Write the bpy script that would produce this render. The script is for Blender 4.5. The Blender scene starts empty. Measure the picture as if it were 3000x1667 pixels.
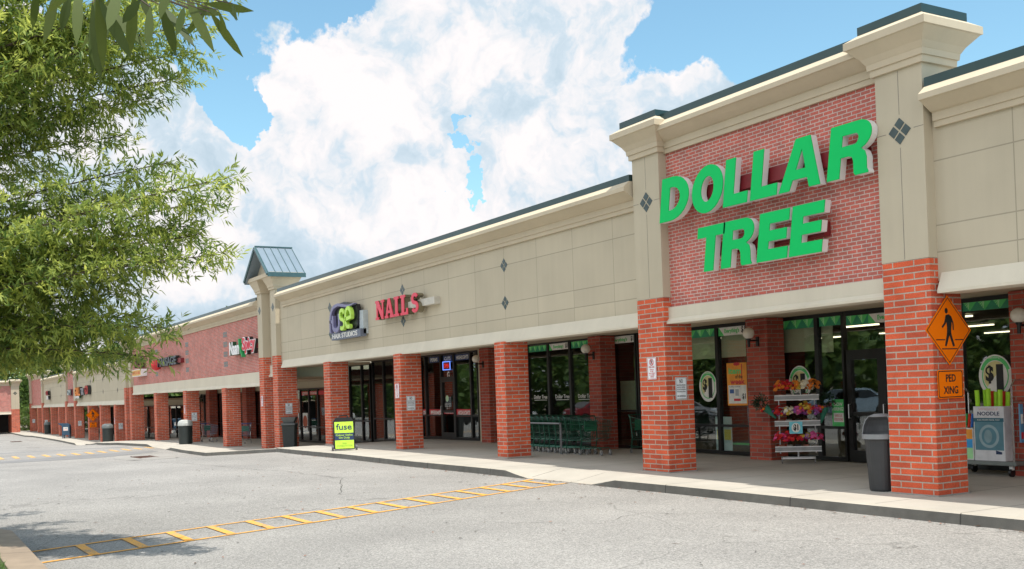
import bpy, bmesh, math, random
from mathutils import Vector, Matrix
random.seed(7)
R=math.radians
sc=bpy.context.scene
C=sc.collection
# ------------------------------------------------------------------ camera
CAM=(0.0,-13.5967,1.8478)
yaw,pitch,roll=1.0414,0.0130,-0.0345
cam=bpy.data.cameras.new('camera'); camo=bpy.data.objects.new('camera',cam); C.objects.link(camo)
sy_,cy_,sp_,cp_=math.sin(yaw),math.cos(yaw),math.sin(pitch),math.cos(pitch)
fw=Vector((-sy_*cp_,cy_*cp_,sp_)); rt=Vector((cy_,sy_,0)); up=rt.cross(fw)
r2=math.cos(roll)*rt+math.sin(roll)*up; u2=-math.sin(roll)*rt+math.cos(roll)*up
camo.matrix_world=Matrix(((r2.x,u2.x,-fw.x,CAM[0]),(r2.y,u2.y,-fw.y,CAM[1]),(r2.z,u2.z,-fw.z,CAM[2]),(0,0,0,1)))
cam.sensor_width=36; cam.lens=36.782; cam.shift_y=(1103.2-833.5)/3000; cam.clip_start=.05; cam.clip_end=5000
sc.camera=camo
def ray(px,py):
    d=fw+r2*((px-1500)/3065.2)+u2*((1103.2-py)/3065.2); return d
def at(px,py,dist):
    d=ray(px,py); return Vector(CAM)+d*dist
# ------------------------------------------------------------------ sun and sky
SUN=Vector((.33,.035,1)).normalized()
sun=bpy.data.lights.new('sun','SUN'); suno=bpy.data.objects.new('sun',sun); C.objects.link(suno)
sun.energy=3.0; sun.angle=R(.55); sun.color=(1,.95,.87)
suno.rotation_euler=SUN.to_track_quat('Z','Y').to_euler()
sc.view_settings.view_transform='Standard'; sc.view_settings.look='None'
sc.view_settings.exposure=0.72; sc.view_settings.gamma=1
w=bpy.data.worlds.new('World'); sc.world=w; w.use_nodes=True
def build_world():
    nt=w.node_tree; n=nt.nodes; l=nt.links; n.clear()
    out=n.new('ShaderNodeOutputWorld'); bg=n.new('ShaderNodeBackground'); l.new(bg.outputs[0],out.inputs[0])
    bg.inputs[1].default_value=0.15
    sky=n.new('ShaderNodeTexSky'); sky.sky_type='NISHITA'; sky.sun_disc=False
    sky.sun_elevation=math.asin(SUN.z); sky.sun_rotation=math.atan2(SUN.x,SUN.y); sky.air_density=1.0; sky.dust_density=.6; sky.ozone_density=1.2
    tc=n.new('ShaderNodeTexCoord'); D=tc.outputs['Generated']
    def noise(scale,det,rough,vec,dim='3D'):
        x=n.new('ShaderNodeTexNoise'); x.inputs['Scale'].default_value=scale; x.inputs['Detail'].default_value=det; x.inputs['Roughness'].default_value=rough; l.new(vec,x.inputs['Vector']); return x
    def m(op,a,b=None,c=None,clamp=False):
        x=n.new('ShaderNodeMath'); x.operation=op; x.use_clamp=clamp
        for i,v in enumerate((a,b,c)):
            if v is None: continue
            if isinstance(v,(int,float)): x.inputs[i].default_value=v
            else: l.new(v,x.inputs[i])
        return x.outputs[0]
    # domain warp
    wn=noise(7,5,.6,D)
    sub=n.new('ShaderNodeVectorMath'); sub.operation='SUBTRACT'; l.new(wn.outputs['Color'],sub.inputs[0]); sub.inputs[1].default_value=(.5,.5,.5)
    scl=n.new('ShaderNodeVectorMath'); scl.operation='SCALE'; l.new(sub.outputs[0],scl.inputs[0]); scl.inputs['Scale'].default_value=.11
    add=n.new('ShaderNodeVectorMath'); add.operation='ADD'; l.new(D,add.inputs[0]); l.new(scl.outputs[0],add.inputs[1])
    W_=add.outputs[0]
    # cumulus bodies: (bearing deg left of facade normal, elevation deg, radius deg) taken as unit vectors
    blobs=[(1350,560,430),(1600,420,400),(1300,160,330),(1620,60,270),(1130,230,240),(1000,420,300),(800,640,330),(560,620,260),(1850,480,260),(2030,330,150),(500,420,150),(440,300,110),
           (640,960,300),(1000,800,350),(1760,-60,150),(250,700,420),(960,-250,120),(1500,-300,300),(-900,300,500),(-1800,900,600),(3900,700,420),(4800,1000,500),(100,250,200)]
    acc=None
    for (px,py,rad) in blobs:
        d=ray(px,py).normalized(); ang=rad/3065.2*.98
        vm=n.new('ShaderNodeVectorMath'); vm.operation='DISTANCE'; l.new(W_,vm.inputs[0]); vm.inputs[1].default_value=d
        v=m('SUBTRACT',1,m('DIVIDE',vm.outputs['Value'],ang))
        acc=v if acc is None else m('SMOOTH_MAX',acc,v,.12)
    # clear holes
    w2=noise(13,6,.65,D); s2=n.new('ShaderNodeVectorMath'); s2.operation='SUBTRACT'; l.new(w2.outputs['Color'],s2.inputs[0]); s2.inputs[1].default_value=(.5,.5,.5)
    k2=n.new('ShaderNodeVectorMath'); k2.operation='SCALE'; l.new(s2.outputs[0],k2.inputs[0]); k2.inputs['Scale'].default_value=.10
    a2=n.new('ShaderNodeVectorMath'); a2.operation='ADD'; l.new(W_,a2.inputs[0]); l.new(k2.outputs[0],a2.inputs[1]); W2_=a2.outputs[0]
    for (px,py,rad) in [(1345,450,60),(1365,540,90),(1340,620,70),(1350,380,40),(720,310,110),(1000,-20,60),(2300,100,120)]:
        d=ray(px,py).normalized(); ang=rad/3065.2
        vm=n.new('ShaderNodeVectorMath'); vm.operation='DISTANCE'; l.new(W2_,vm.inputs[0]); vm.inputs[1].default_value=d
        v=m('SUBTRACT',1,m('DIVIDE',vm.outputs['Value'],ang),None,True)
        acc=m('SUBTRACT',acc,m('MULTIPLY',v,1.1))
    # unseen clouds behind the viewer, thickened and brightened to fill the shaded fronts
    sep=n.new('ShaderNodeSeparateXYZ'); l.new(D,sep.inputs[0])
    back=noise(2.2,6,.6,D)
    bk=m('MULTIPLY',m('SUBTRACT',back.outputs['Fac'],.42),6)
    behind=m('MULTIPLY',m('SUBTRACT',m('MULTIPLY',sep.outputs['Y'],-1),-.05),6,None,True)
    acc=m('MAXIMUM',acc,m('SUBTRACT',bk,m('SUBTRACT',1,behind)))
    fine=noise(16,9,.62,D)
    body=m('ADD',acc,m('MULTIPLY',m('SUBTRACT',fine.outputs['Fac'],.5),1.1))
    mask=m('MULTIPLY',m('ADD',body,-.02),13,None,True)
    # cloud relief: puffs lit from above, hazy undersides
    mp=n.new('ShaderNodeVectorMath'); mp.operation='ADD'; l.new(W_,mp.inputs[0]); mp.inputs[1].default_value=(.012,0,.03)
    na=noise(5.5,9,.58,W_); nb=noise(5.5,9,.58,mp.outputs[0])
    rel=m('MULTIPLY',m('SUBTRACT',na.outputs['Fac'],nb.outputs['Fac']),6.2)
    big=noise(3.2,4,.5,D)
    sh=m('ADD',m('ADD',.68,rel),m('MULTIPLY',m('SUBTRACT',big.outputs['Fac'],.5),1.7),None,True)
    cr=n.new('ShaderNodeValToRGB'); l.new(sh,cr.inputs[0])
    e=cr.color_ramp.elements; e[0].position=0; e[0].color=(.55,.69,.80,1); e[1].position=1; e[1].color=(1.05,1.0,1.0,1)
    k=e.new(.42); k.color=(.68,.80,.90,1); k=e.new(.68); k.color=(.90,.915,.95,1)
    cs=n.new('ShaderNodeVectorMath'); cs.operation='SCALE'; l.new(cr.outputs[0],cs.inputs[0]); l.new(m('ADD',4.0,m('MULTIPLY',behind,2.4)),cs.inputs['Scale'])  # clouds out of view get extra brightness as fill light
    # blue part: nishita with a pale summer haze
    tint=n.new('ShaderNodeMix'); tint.data_type='RGBA'; tint.blend_type='MULTIPLY'; tint.inputs[0].default_value=1
    l.new(sky.outputs[0],tint.inputs[6]); tint.inputs[7].default_value=(.74,.92,.83,1)
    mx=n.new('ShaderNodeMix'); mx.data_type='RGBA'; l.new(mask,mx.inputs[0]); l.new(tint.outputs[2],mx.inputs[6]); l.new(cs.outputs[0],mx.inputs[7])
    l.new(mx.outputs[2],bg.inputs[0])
build_world()
w.cycles.sampling_method='MANUAL'; w.cycles.sample_map_resolution=1024
# ------------------------------------------------------------------ ground level along the plaza
GX=[-400,-140,-100,-88,-81,-76,-67,-59,-51,-46,-45,-43.3,-41.5,-39.3,-37,-30,-24,-18,-11,0,60]
GZ=[-1.25,-1.17,-1.13,-1.13,-1.0,-.72,-.5,-.43,-.44,-.40,-.35,-.27,-.18,-.08,.06,.09,.07,.035,0,-.03,-.1]
def interp(x,X,Z):
    if x<=X[0]: return Z[0]
    for i in range(1,len(X)):
        if x<=X[i]: return Z[i-1]+(Z[i]-Z[i-1])*(x-X[i-1])/(X[i]-X[i-1])
    return Z[-1]
def g(x): return interp(x,GX,GZ)
KX=[-400,-160,-140,-122,-119,-113,-100,-90,-82,-77,-74,-70,-66,-61,-55,-50,-46,-45,-43.5,-41.5,-39.3,-37,-34,-30,-25,-21.7,-20.2,-18.4,-16.6,-14.7,-12,-8,0,60]
KY=[-1.9,-1.9,-2.2,-2.3,-1.9,-1.75,-1.7,-1.8,-1.8,-1.9,-2.4,-2.6,-2.2,-1.8,-1.9,-2.1,-2.2,-1.8,-1.2,-.95,-1.2,-1.9,-1.98,-2,-2,-1.82,-1.8,-1.6,-1.58,-1.5,-1.44,-1.35,-1.4,-1.6]
def ky(x): return interp(x,KX,KY)
RX=[-89,-88,-84,-83,-60.5,-59,-55.5,-54,-20.6,-19.7,-17.5,-16.7]; RV=[0,1,1,0,0,1,1,0,0,1,1,0]
def ramp(x): return interp(x,RX,RV) if RX[0]<x<RX[-1] else 0
# ------------------------------------------------------------------ materials
MATS={}
def nodes(name):
    m=bpy.data.materials.new(name); m.use_nodes=True; nt=m.node_tree
    return m,nt,nt.nodes,nt.links,nt.nodes['Principled BSDF']
def mat(name,col,rough=.7,metal=0,var=.12,scale=6,bump=0,spec=.5,emit=0,alpha=None):
    if name in MATS: return MATS[name]
    m,nt,n,l,p=nodes(name)
    p.inputs['Roughness'].default_value=rough; p.inputs['Metallic'].default_value=metal; p.inputs['Specular IOR Level'].default_value=spec
    tc=n.new('ShaderNodeTexCoord'); no=n.new('ShaderNodeTexNoise'); no.inputs['Scale'].default_value=scale; no.inputs['Detail'].default_value=5
    l.new(tc.outputs['Object'],no.inputs['Vector'])
    cr=n.new('ShaderNodeValToRGB'); l.new(no.outputs['Fac'],cr.inputs[0])
    cr.color_ramp.elements[0].position=.3; cr.color_ramp.elements[1].position=.7
    cr.color_ramp.elements[0].color=tuple(c*(1-var) for c in col)+(1,); cr.color_ramp.elements[1].color=tuple(min(1,c*(1+var)) for c in col)+(1,)
    l.new(cr.outputs[0],p.inputs['Base Color'])
    if bump:
        b=n.new('ShaderNodeBump'); b.inputs['Strength'].default_value=bump; b.inputs['Distance'].default_value=.01; l.new(no.outputs['Fac'],b.inputs['Height']); l.new(b.outputs[0],p.inputs['Normal'])
    if emit:
        p.inputs['Emission Color'].default_value=tuple(col)+(1,); p.inputs['Emission Strength'].default_value=emit
    MATS[name]=m; return m
def posnodes(n,l):
    ge=n.new('ShaderNodeNewGeometry'); s=n.new('ShaderNodeSeparateXYZ'); l.new(ge.outputs['Position'],s.inputs[0]); return ge,s
def mth(n,l,op,a,b=None,clamp=False):
    x=n.new('ShaderNodeMath'); x.operation=op; x.use_clamp=clamp
    for i,v in enumerate((a,b)):
        if v is None: continue
        if isinstance(v,(int,float)): x.inputs[i].default_value=v
        else: l.new(v,x.inputs[i])
    return x.outputs[0]
def brick(name,c1,c2,mortar,bw,rh,ms,var=.35,wear=.5):
    m,nt,n,l,p=nodes(name); ge,s=posnodes(n,l)
    cb=n.new('ShaderNodeCombineXYZ'); l.new(mth(n,l,'ADD',s.outputs['X'],s.outputs['Y']),cb.inputs[0]); l.new(s.outputs['Z'],cb.inputs[1])
    bt=n.new('ShaderNodeTexBrick'); l.new(cb.outputs[0],bt.inputs['Vector'])
    bt.inputs['Scale'].default_value=1; bt.inputs['Brick Width'].default_value=bw; bt.inputs['Row Height'].default_value=rh; bt.inputs['Mortar Size'].default_value=ms; bt.inputs['Mortar Smooth'].default_value=.15
    bt.inputs['Color1'].default_value=c1+(1,); bt.inputs['Color2'].default_value=c2+(1,); bt.inputs['Mortar'].default_value=mortar+(1,); bt.inputs['Bias'].default_value=-.15
    no=n.new('ShaderNodeTexNoise'); no.inputs['Scale'].default_value=2.3; no.inputs['Detail'].default_value=7; no.inputs['Roughness'].default_value=.65; l.new(ge.outputs['Position'],no.inputs['Vector'])
    mr=n.new('ShaderNodeMapRange'); l.new(no.outputs['Fac'],mr.inputs[0]); mr.inputs[1].default_value=.3; mr.inputs[2].default_value=.7; mr.inputs[3].default_value=1-var*.5; mr.inputs[4].default_value=1+var*.5
    n2=n.new('ShaderNodeTexNoise'); n2.inputs['Scale'].default_value=45; n2.inputs['Detail'].default_value=4; l.new(ge.outputs['Position'],n2.inputs['Vector'])
    m2=n.new('ShaderNodeMapRange'); l.new(n2.outputs['Fac'],m2.inputs[0]); m2.inputs[1].default_value=.3; m2.inputs[2].default_value=.7; m2.inputs[3].default_value=.84; m2.inputs[4].default_value=1.14
    v=n.new('ShaderNodeVectorMath'); v.operation='SCALE'; l.new(bt.outputs['Color'],v.inputs[0]); l.new(mth(n,l,'MULTIPLY',mr.outputs[0],m2.outputs[0]),v.inputs['Scale'])
    l.new(v.outputs[0],p.inputs['Base Color']); p.inputs['Roughness'].default_value=.85; p.inputs['Specular IOR Level'].default_value=.25
    b=n.new('ShaderNodeBump'); b.inputs['Strength'].default_value=.7; b.inputs['Distance'].default_value=.012
    hh=mth(n,l,'ADD',mth(n,l,'MULTIPLY',bt.outputs['Fac'],-1),mth(n,l,'MULTIPLY',n2.outputs['Fac'],.35)); l.new(hh,b.inputs['Height']); l.new(b.outputs[0],p.inputs['Normal'])
    MATS[name]=m; return m
def stucco(name,col,jx=None,jz=(),x0=0,streak=.05,tintv=.05):
    m,nt,n,l,p=nodes(name); ge,s=posnodes(n,l)
    no=n.new('ShaderNodeTexNoise'); no.inputs['Scale'].default_value=.9; no.inputs['Detail'].default_value=6; l.new(ge.outputs['Position'],no.inputs['Vector'])
    mp=n.new('ShaderNodeMapping'); mp.inputs['Scale'].default_value=(5,5,.35); l.new(ge.outputs['Position'],mp.inputs[0])
    st=n.new('ShaderNodeTexNoise'); st.inputs['Scale'].default_value=1.2; st.inputs['Detail'].default_value=6; l.new(mp.outputs[0],st.inputs['Vector'])
    fn=n.new('ShaderNodeTexNoise'); fn.inputs['Scale'].default_value=90; fn.inputs['Detail'].default_value=3; l.new(ge.outputs['Position'],fn.inputs['Vector'])
    f=mth(n,l,'ADD',mth(n,l,'MULTIPLY',mth(n,l,'SUBTRACT',no.outputs['Fac'],.5),.22),1)
    f=mth(n,l,'ADD',f,mth(n,l,'MULTIPLY',mth(n,l,'SUBTRACT',st.outputs['Fac'],.5),streak*2))
    f=mth(n,l,'ADD',f,mth(n,l,'MULTIPLY',mth(n,l,'SUBTRACT',fn.outputs['Fac'],.5),.12))
    groove=None
    if jx:
        cx=mth(n,l,'DIVIDE',mth(n,l,'SUBTRACT',s.outputs['X'],x0),jx)
        dx=mth(n,l,'MULTIPLY',mth(n,l,'PINGPONG',cx,.5),jx)
        groove=mth(n,l,'LESS_THAN',dx,.009)
        row=None
        for z in jz:
            gz=mth(n,l,'LESS_THAN',mth(n,l,'ABSOLUTE',mth(n,l,'SUBTRACT',s.outputs['Z'],z)),.010)
            groove=mth(n,l,'MAXIMUM',groove,gz)
            a=mth(n,l,'GREATER_THAN',s.outputs['Z'],z); row=a if row is None else mth(n,l,'ADD',row,a)
        cell=mth(n,l,'ADD',mth(n,l,'FLOOR',cx),mth(n,l,'MULTIPLY',row,17.3) if row is not None else 0)
        wn=n.new('ShaderNodeTexWhiteNoise'); wn.noise_dimensions='1D'; l.new(cell,wn.inputs['W'])
        f=mth(n,l,'ADD',f,mth(n,l,'MULTIPLY',mth(n,l,'SUBTRACT',wn.outputs['Value'],.5),tintv*2))
        f=mth(n,l,'MULTIPLY',f,mth(n,l,'SUBTRACT',1,mth(n,l,'MULTIPLY',groove,.32)))
    v=n.new('ShaderNodeVectorMath'); v.operation='SCALE'; v.inputs[0].default_value=col; l.new(f,v.inputs['Scale']); l.new(v.outputs[0],p.inputs['Base Color'])
    p.inputs['Roughness'].default_value=.9; p.inputs['Specular IOR Level'].default_value=.2
    b=n.new('ShaderNodeBump'); b.inputs['Strength'].default_value=.25; b.inputs['Distance'].default_value=.005; l.new(fn.outputs['Fac'],b.inputs['Height']); l.new(b.outputs[0],p.inputs['Normal'])
    MATS[name]=m; return m
CREAM=(.515,.458,.345)
M_st=stucco('cream stucco',CREAM)
M_cap=stucco('cream cap stucco',(.56,.485,.36))
M_mold=stucco('pale moulding stucco',(.63,.58,.47))
M_soff=stucco('soffit stucco',(.60,.49,.35),streak=.02)
M_pj=stucco('column stucco',CREAM,jx=.45,jz=(),x0=0)
M_brick=brick('utility brick',(.66,.12,.052),(.43,.08,.045),(.46,.39,.32),.40,.1016,.011)
M_brickw=brick('parapet brick',(.58,.15,.115),(.42,.145,.12),(.60,.50,.45),.203,.0677,.0085)
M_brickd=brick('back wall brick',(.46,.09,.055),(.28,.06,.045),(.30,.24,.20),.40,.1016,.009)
M_green=mat('green coping metal',(.03,.062,.062),.35,.3,.1,2)
M_roofm=mat('pale green roof metal',(.20,.255,.30),.45,.2,.05,2)
M_tile=mat('dark green tile',(.035,.06,.06),.3,0,.25,9)
M_tileg=mat('grey accent tile',(.20,.20,.19),.6,0,.15,9)
M_black=mat('black anodised frame',(.012,.012,.012),.35,.2,.2,4)
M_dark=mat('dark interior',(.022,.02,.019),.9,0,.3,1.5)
M_ifloor=mat('store floor',(.16,.15,.13),.5,0,.2,1)
M_white=mat('white painted metal',(.75,.75,.73),.5)
M_roof=mat('flat roof membrane',(.45,.44,.42),.9)
def glass():
    m=bpy.data.materials.new('tinted glass'); m.use_nodes=True; nt=m.node_tree; n=nt.nodes; l=nt.links; n.clear()
    o=n.new('ShaderNodeOutputMaterial'); mx=n.new('ShaderNodeMixShader'); t=n.new('ShaderNodeBsdfTransparent'); gl=n.new('ShaderNodeBsdfGlossy')
    t.inputs[0].default_value=(.84,.88,.85,1); gl.inputs['Roughness'].default_value=.015; gl.inputs[0].default_value=(.95,.97,1,1)
    no=n.new('ShaderNodeTexNoise'); no.inputs['Scale'].default_value=.8; b=n.new('ShaderNodeBump'); b.inputs['Strength'].default_value=.035; b.inputs['Distance'].default_value=.05
    ge=n.new('ShaderNodeNewGeometry'); l.new(ge.outputs['Position'],no.inputs['Vector']); l.new(no.outputs['Fac'],b.inputs['Height']); l.new(b.outputs[0],gl.inputs['Normal'])
    dt=n.new('ShaderNodeVectorMath'); dt.operation='DOT_PRODUCT'; l.new(ge.outputs['Incoming'],dt.inputs[0]); l.new(ge.outputs['True Normal'],dt.inputs[1])
    q=mth(n,l,'POWER',mth(n,l,'SUBTRACT',1,mth(n,l,'ABSOLUTE',dt.outputs['Value'])),5); l.new(mth(n,l,'ADD',.085,mth(n,l,'MULTIPLY',q,.9)),mx.inputs[0]); l.new(t.outputs[0],mx.inputs[1]); l.new(gl.outputs[0],mx.inputs[2]); l.new(mx.outputs[0],o.inputs[0]); return m
M_glass=glass()
def asphalt():
    m,nt,n,l,p=nodes('aged asphalt'); ge,s=posnodes(n,l)
    v=n.new('ShaderNodeTexVoronoi'); v.inputs['Scale'].default_value=64; l.new(ge.outputs['Position'],v.inputs['Vector'])
    sp=n.new('ShaderNodeSeparateColor'); l.new(v.outputs['Color'],sp.inputs[0])
    no=n.new('ShaderNodeTexNoise'); no.inputs['Scale'].default_value=28; no.inputs['Detail'].default_value=6; no.inputs['Roughness'].default_value=.7; l.new(ge.outputs['Position'],no.inputs['Vector'])
    bg=n.new('ShaderNodeTexNoise'); bg.inputs['Scale'].default_value=.35; bg.inputs['Detail'].default_value=6; bg.inputs['Roughness'].default_value=.6; l.new(ge.outputs['Position'],bg.inputs['Vector'])
    f=mth(n,l,'ADD',mth(n,l,'MULTIPLY',sp.outputs[0],.34),mth(n,l,'MULTIPLY',no.outputs['Fac'],.5))
    f=mth(n,l,'ADD',mth(n,l,'ADD',f,.04),mth(n,l,'MULTIPLY',mth(n,l,'SUBTRACT',bg.outputs['Fac'],.5),.34))
    # hairline cracks
    cv=n.new('ShaderNodeTexVoronoi'); cv.feature='DISTANCE_TO_EDGE'; cv.inputs['Scale'].default_value=.16
    wv=n.new('ShaderNodeVectorMath'); wv.operation='ADD'; sc_=n.new('ShaderNodeVectorMath'); sc_.operation='SCALE'; sc_.inputs['Scale'].default_value=.7
    wn=n.new('ShaderNodeTexNoise'); wn.inputs['Scale'].default_value=1.1; wn.inputs['Detail'].default_value=7; l.new(ge.outputs['Position'],wn.inputs['Vector']); l.new(wn.outputs['Color'],sc_.inputs[0])
    l.new(ge.outputs['Position'],wv.inputs[0]); l.new(sc_.outputs[0],wv.inputs[1]); l.new(wv.outputs[0],cv.inputs['Vector'])
    crk=mth(n,l,'MULTIPLY',mth(n,l,'LESS_THAN',cv.outputs['Distance'],.0022),mth(n,l,'GREATER_THAN',bg.outputs['Fac'],.47))
    cr=n.new('ShaderNodeValToRGB'); l.new(f,cr.inputs[0]); e=cr.color_ramp.elements
    e[0].position=.15; e[0].color=(.12,.115,.108,1); e[1].position=.78; e[1].color=(.48,.455,.42,1); k=e.new(.42); k.color=(.26,.249,.232,1)
    mx=n.new('ShaderNodeMix'); mx.data_type='RGBA'; l.new(mth(n,l,'MULTIPLY',crk,.28),mx.inputs[0]); l.new(cr.outputs[0],mx.inputs[6]); mx.inputs[7].default_value=(.06,.055,.05,1)
    l.new(mx.outputs[2],p.inputs['Base Color']); p.inputs['Roughness'].default_value=.9; p.inputs['Specular IOR Level'].default_value=.2
    b=n.new('ShaderNodeBump'); b.inputs['Strength'].default_value=.5; b.inputs['Distance'].default_value=.01; l.new(no.outputs['Fac'],b.inputs['Height']); l.new(b.outputs[0],p.inputs['Normal'])
    return m
M_asph=asphalt()
def concrete(name,col,joint=1.52,var=.22,off=0,dirt=0):
    m,nt,n,l,p=nodes(name); ge,s=posnodes(n,l)
    a=n.new('ShaderNodeTexNoise'); a.inputs['Scale'].default_value=.8; a.inputs['Detail'].default_value=8; a.inputs['Roughness'].default_value=.62; l.new(ge.outputs['Position'],a.inputs['Vector'])
    c=n.new('ShaderNodeTexNoise'); c.inputs['Scale'].default_value=60; c.inputs['Detail'].default_value=4; l.new(ge.outputs['Position'],c.inputs['Vector'])
    f=mth(n,l,'ADD',1,mth(n,l,'MULTIPLY',mth(n,l,'SUBTRACT',a.outputs['Fac'],.5),var*2.4)); f=mth(n,l,'ADD',f,mth(n,l,'MULTIPLY',mth(n,l,'SUBTRACT',c.outputs['Fac'],.5),.25))
    if joint:
        d=mth(n,l,'MULTIPLY',mth(n,l,'PINGPONG',mth(n,l,'DIVIDE',mth(n,l,'ADD',s.outputs['X'],off),joint),.5),joint)
        gr=mth(n,l,'LESS_THAN',d,.011)
        gy=mth(n,l,'LESS_THAN',mth(n,l,'ABSOLUTE',mth(n,l,'SUBTRACT',s.outputs['Y'],1.9)),.008)
        gr=mth(n,l,'MAXIMUM',gr,gy)
        f=mth(n,l,'MULTIPLY',f,mth(n,l,'SUBTRACT',1,mth(n,l,'MULTIPLY',gr,.62)))
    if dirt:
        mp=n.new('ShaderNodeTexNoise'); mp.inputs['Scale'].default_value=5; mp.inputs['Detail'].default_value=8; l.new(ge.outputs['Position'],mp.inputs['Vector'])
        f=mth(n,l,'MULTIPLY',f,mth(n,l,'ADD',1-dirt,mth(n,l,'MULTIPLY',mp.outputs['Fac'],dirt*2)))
    v=n.new('ShaderNodeVectorMath'); v.operation='SCALE'; v.inputs[0].default_value=col; l.new(f,v.inputs['Scale']); l.new(v.outputs[0],p.inputs['Base Color'])
    p.inputs['Roughness'].default_value=.82
    b=n.new('ShaderNodeBump'); b.inputs['Strength'].default_value=.25; b.inputs['Distance'].default_value=.004; l.new(c.outputs['Fac'],b.inputs['Height']); l.new(b.outputs[0],p.inputs['Normal'])
    MATS[name]=m; return m
M_walk=concrete('walkway concrete',(.43,.40,.345))
M_curbtop=concrete('kerb concrete',(.44,.405,.34),joint=3.04,dirt=.12)
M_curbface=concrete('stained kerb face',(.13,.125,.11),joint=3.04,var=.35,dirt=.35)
M_curbold=concrete('weathered kerb concrete',(.30,.23,.165),joint=2.4,var=.3,dirt=.25)
M_apron=concrete('drain apron concrete',(.30,.285,.26),joint=0)
def worn(name,col,amt):
    m,nt,n,l,p=nodes(name); ge,s_=posnodes(n,l)
    a=n.new('ShaderNodeTexNoise'); a.inputs['Scale'].default_value=38; a.inputs['Detail'].default_value=6; a.inputs['Roughness'].default_value=.75; l.new(ge.outputs['Position'],a.inputs['Vector'])
    b=n.new('ShaderNodeTexNoise'); b.inputs['Scale'].default_value=2.2; b.inputs['Detail'].default_value=4; l.new(ge.outputs['Position'],b.inputs['Vector'])
    f=mth(n,l,'ADD',a.outputs['Fac'],mth(n,l,'MULTIPLY',mth(n,l,'SUBTRACT',b.outputs['Fac'],.5),.5))
    k=mth(n,l,'MULTIPLY',mth(n,l,'SUBTRACT',f,amt),9,True)
    mx=n.new('ShaderNodeMix'); mx.data_type='RGBA'; l.new(k,mx.inputs[0]); mx.inputs[6].default_value=col+(1,); mx.inputs[7].default_value=(.27,.245,.20,1); l.new(mx.outputs[2],p.inputs['Base Color']); p.inputs['Roughness'].default_value=.85; return m
M_yellow=worn('worn yellow road paint',(.80,.385,.065),.53)
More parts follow.
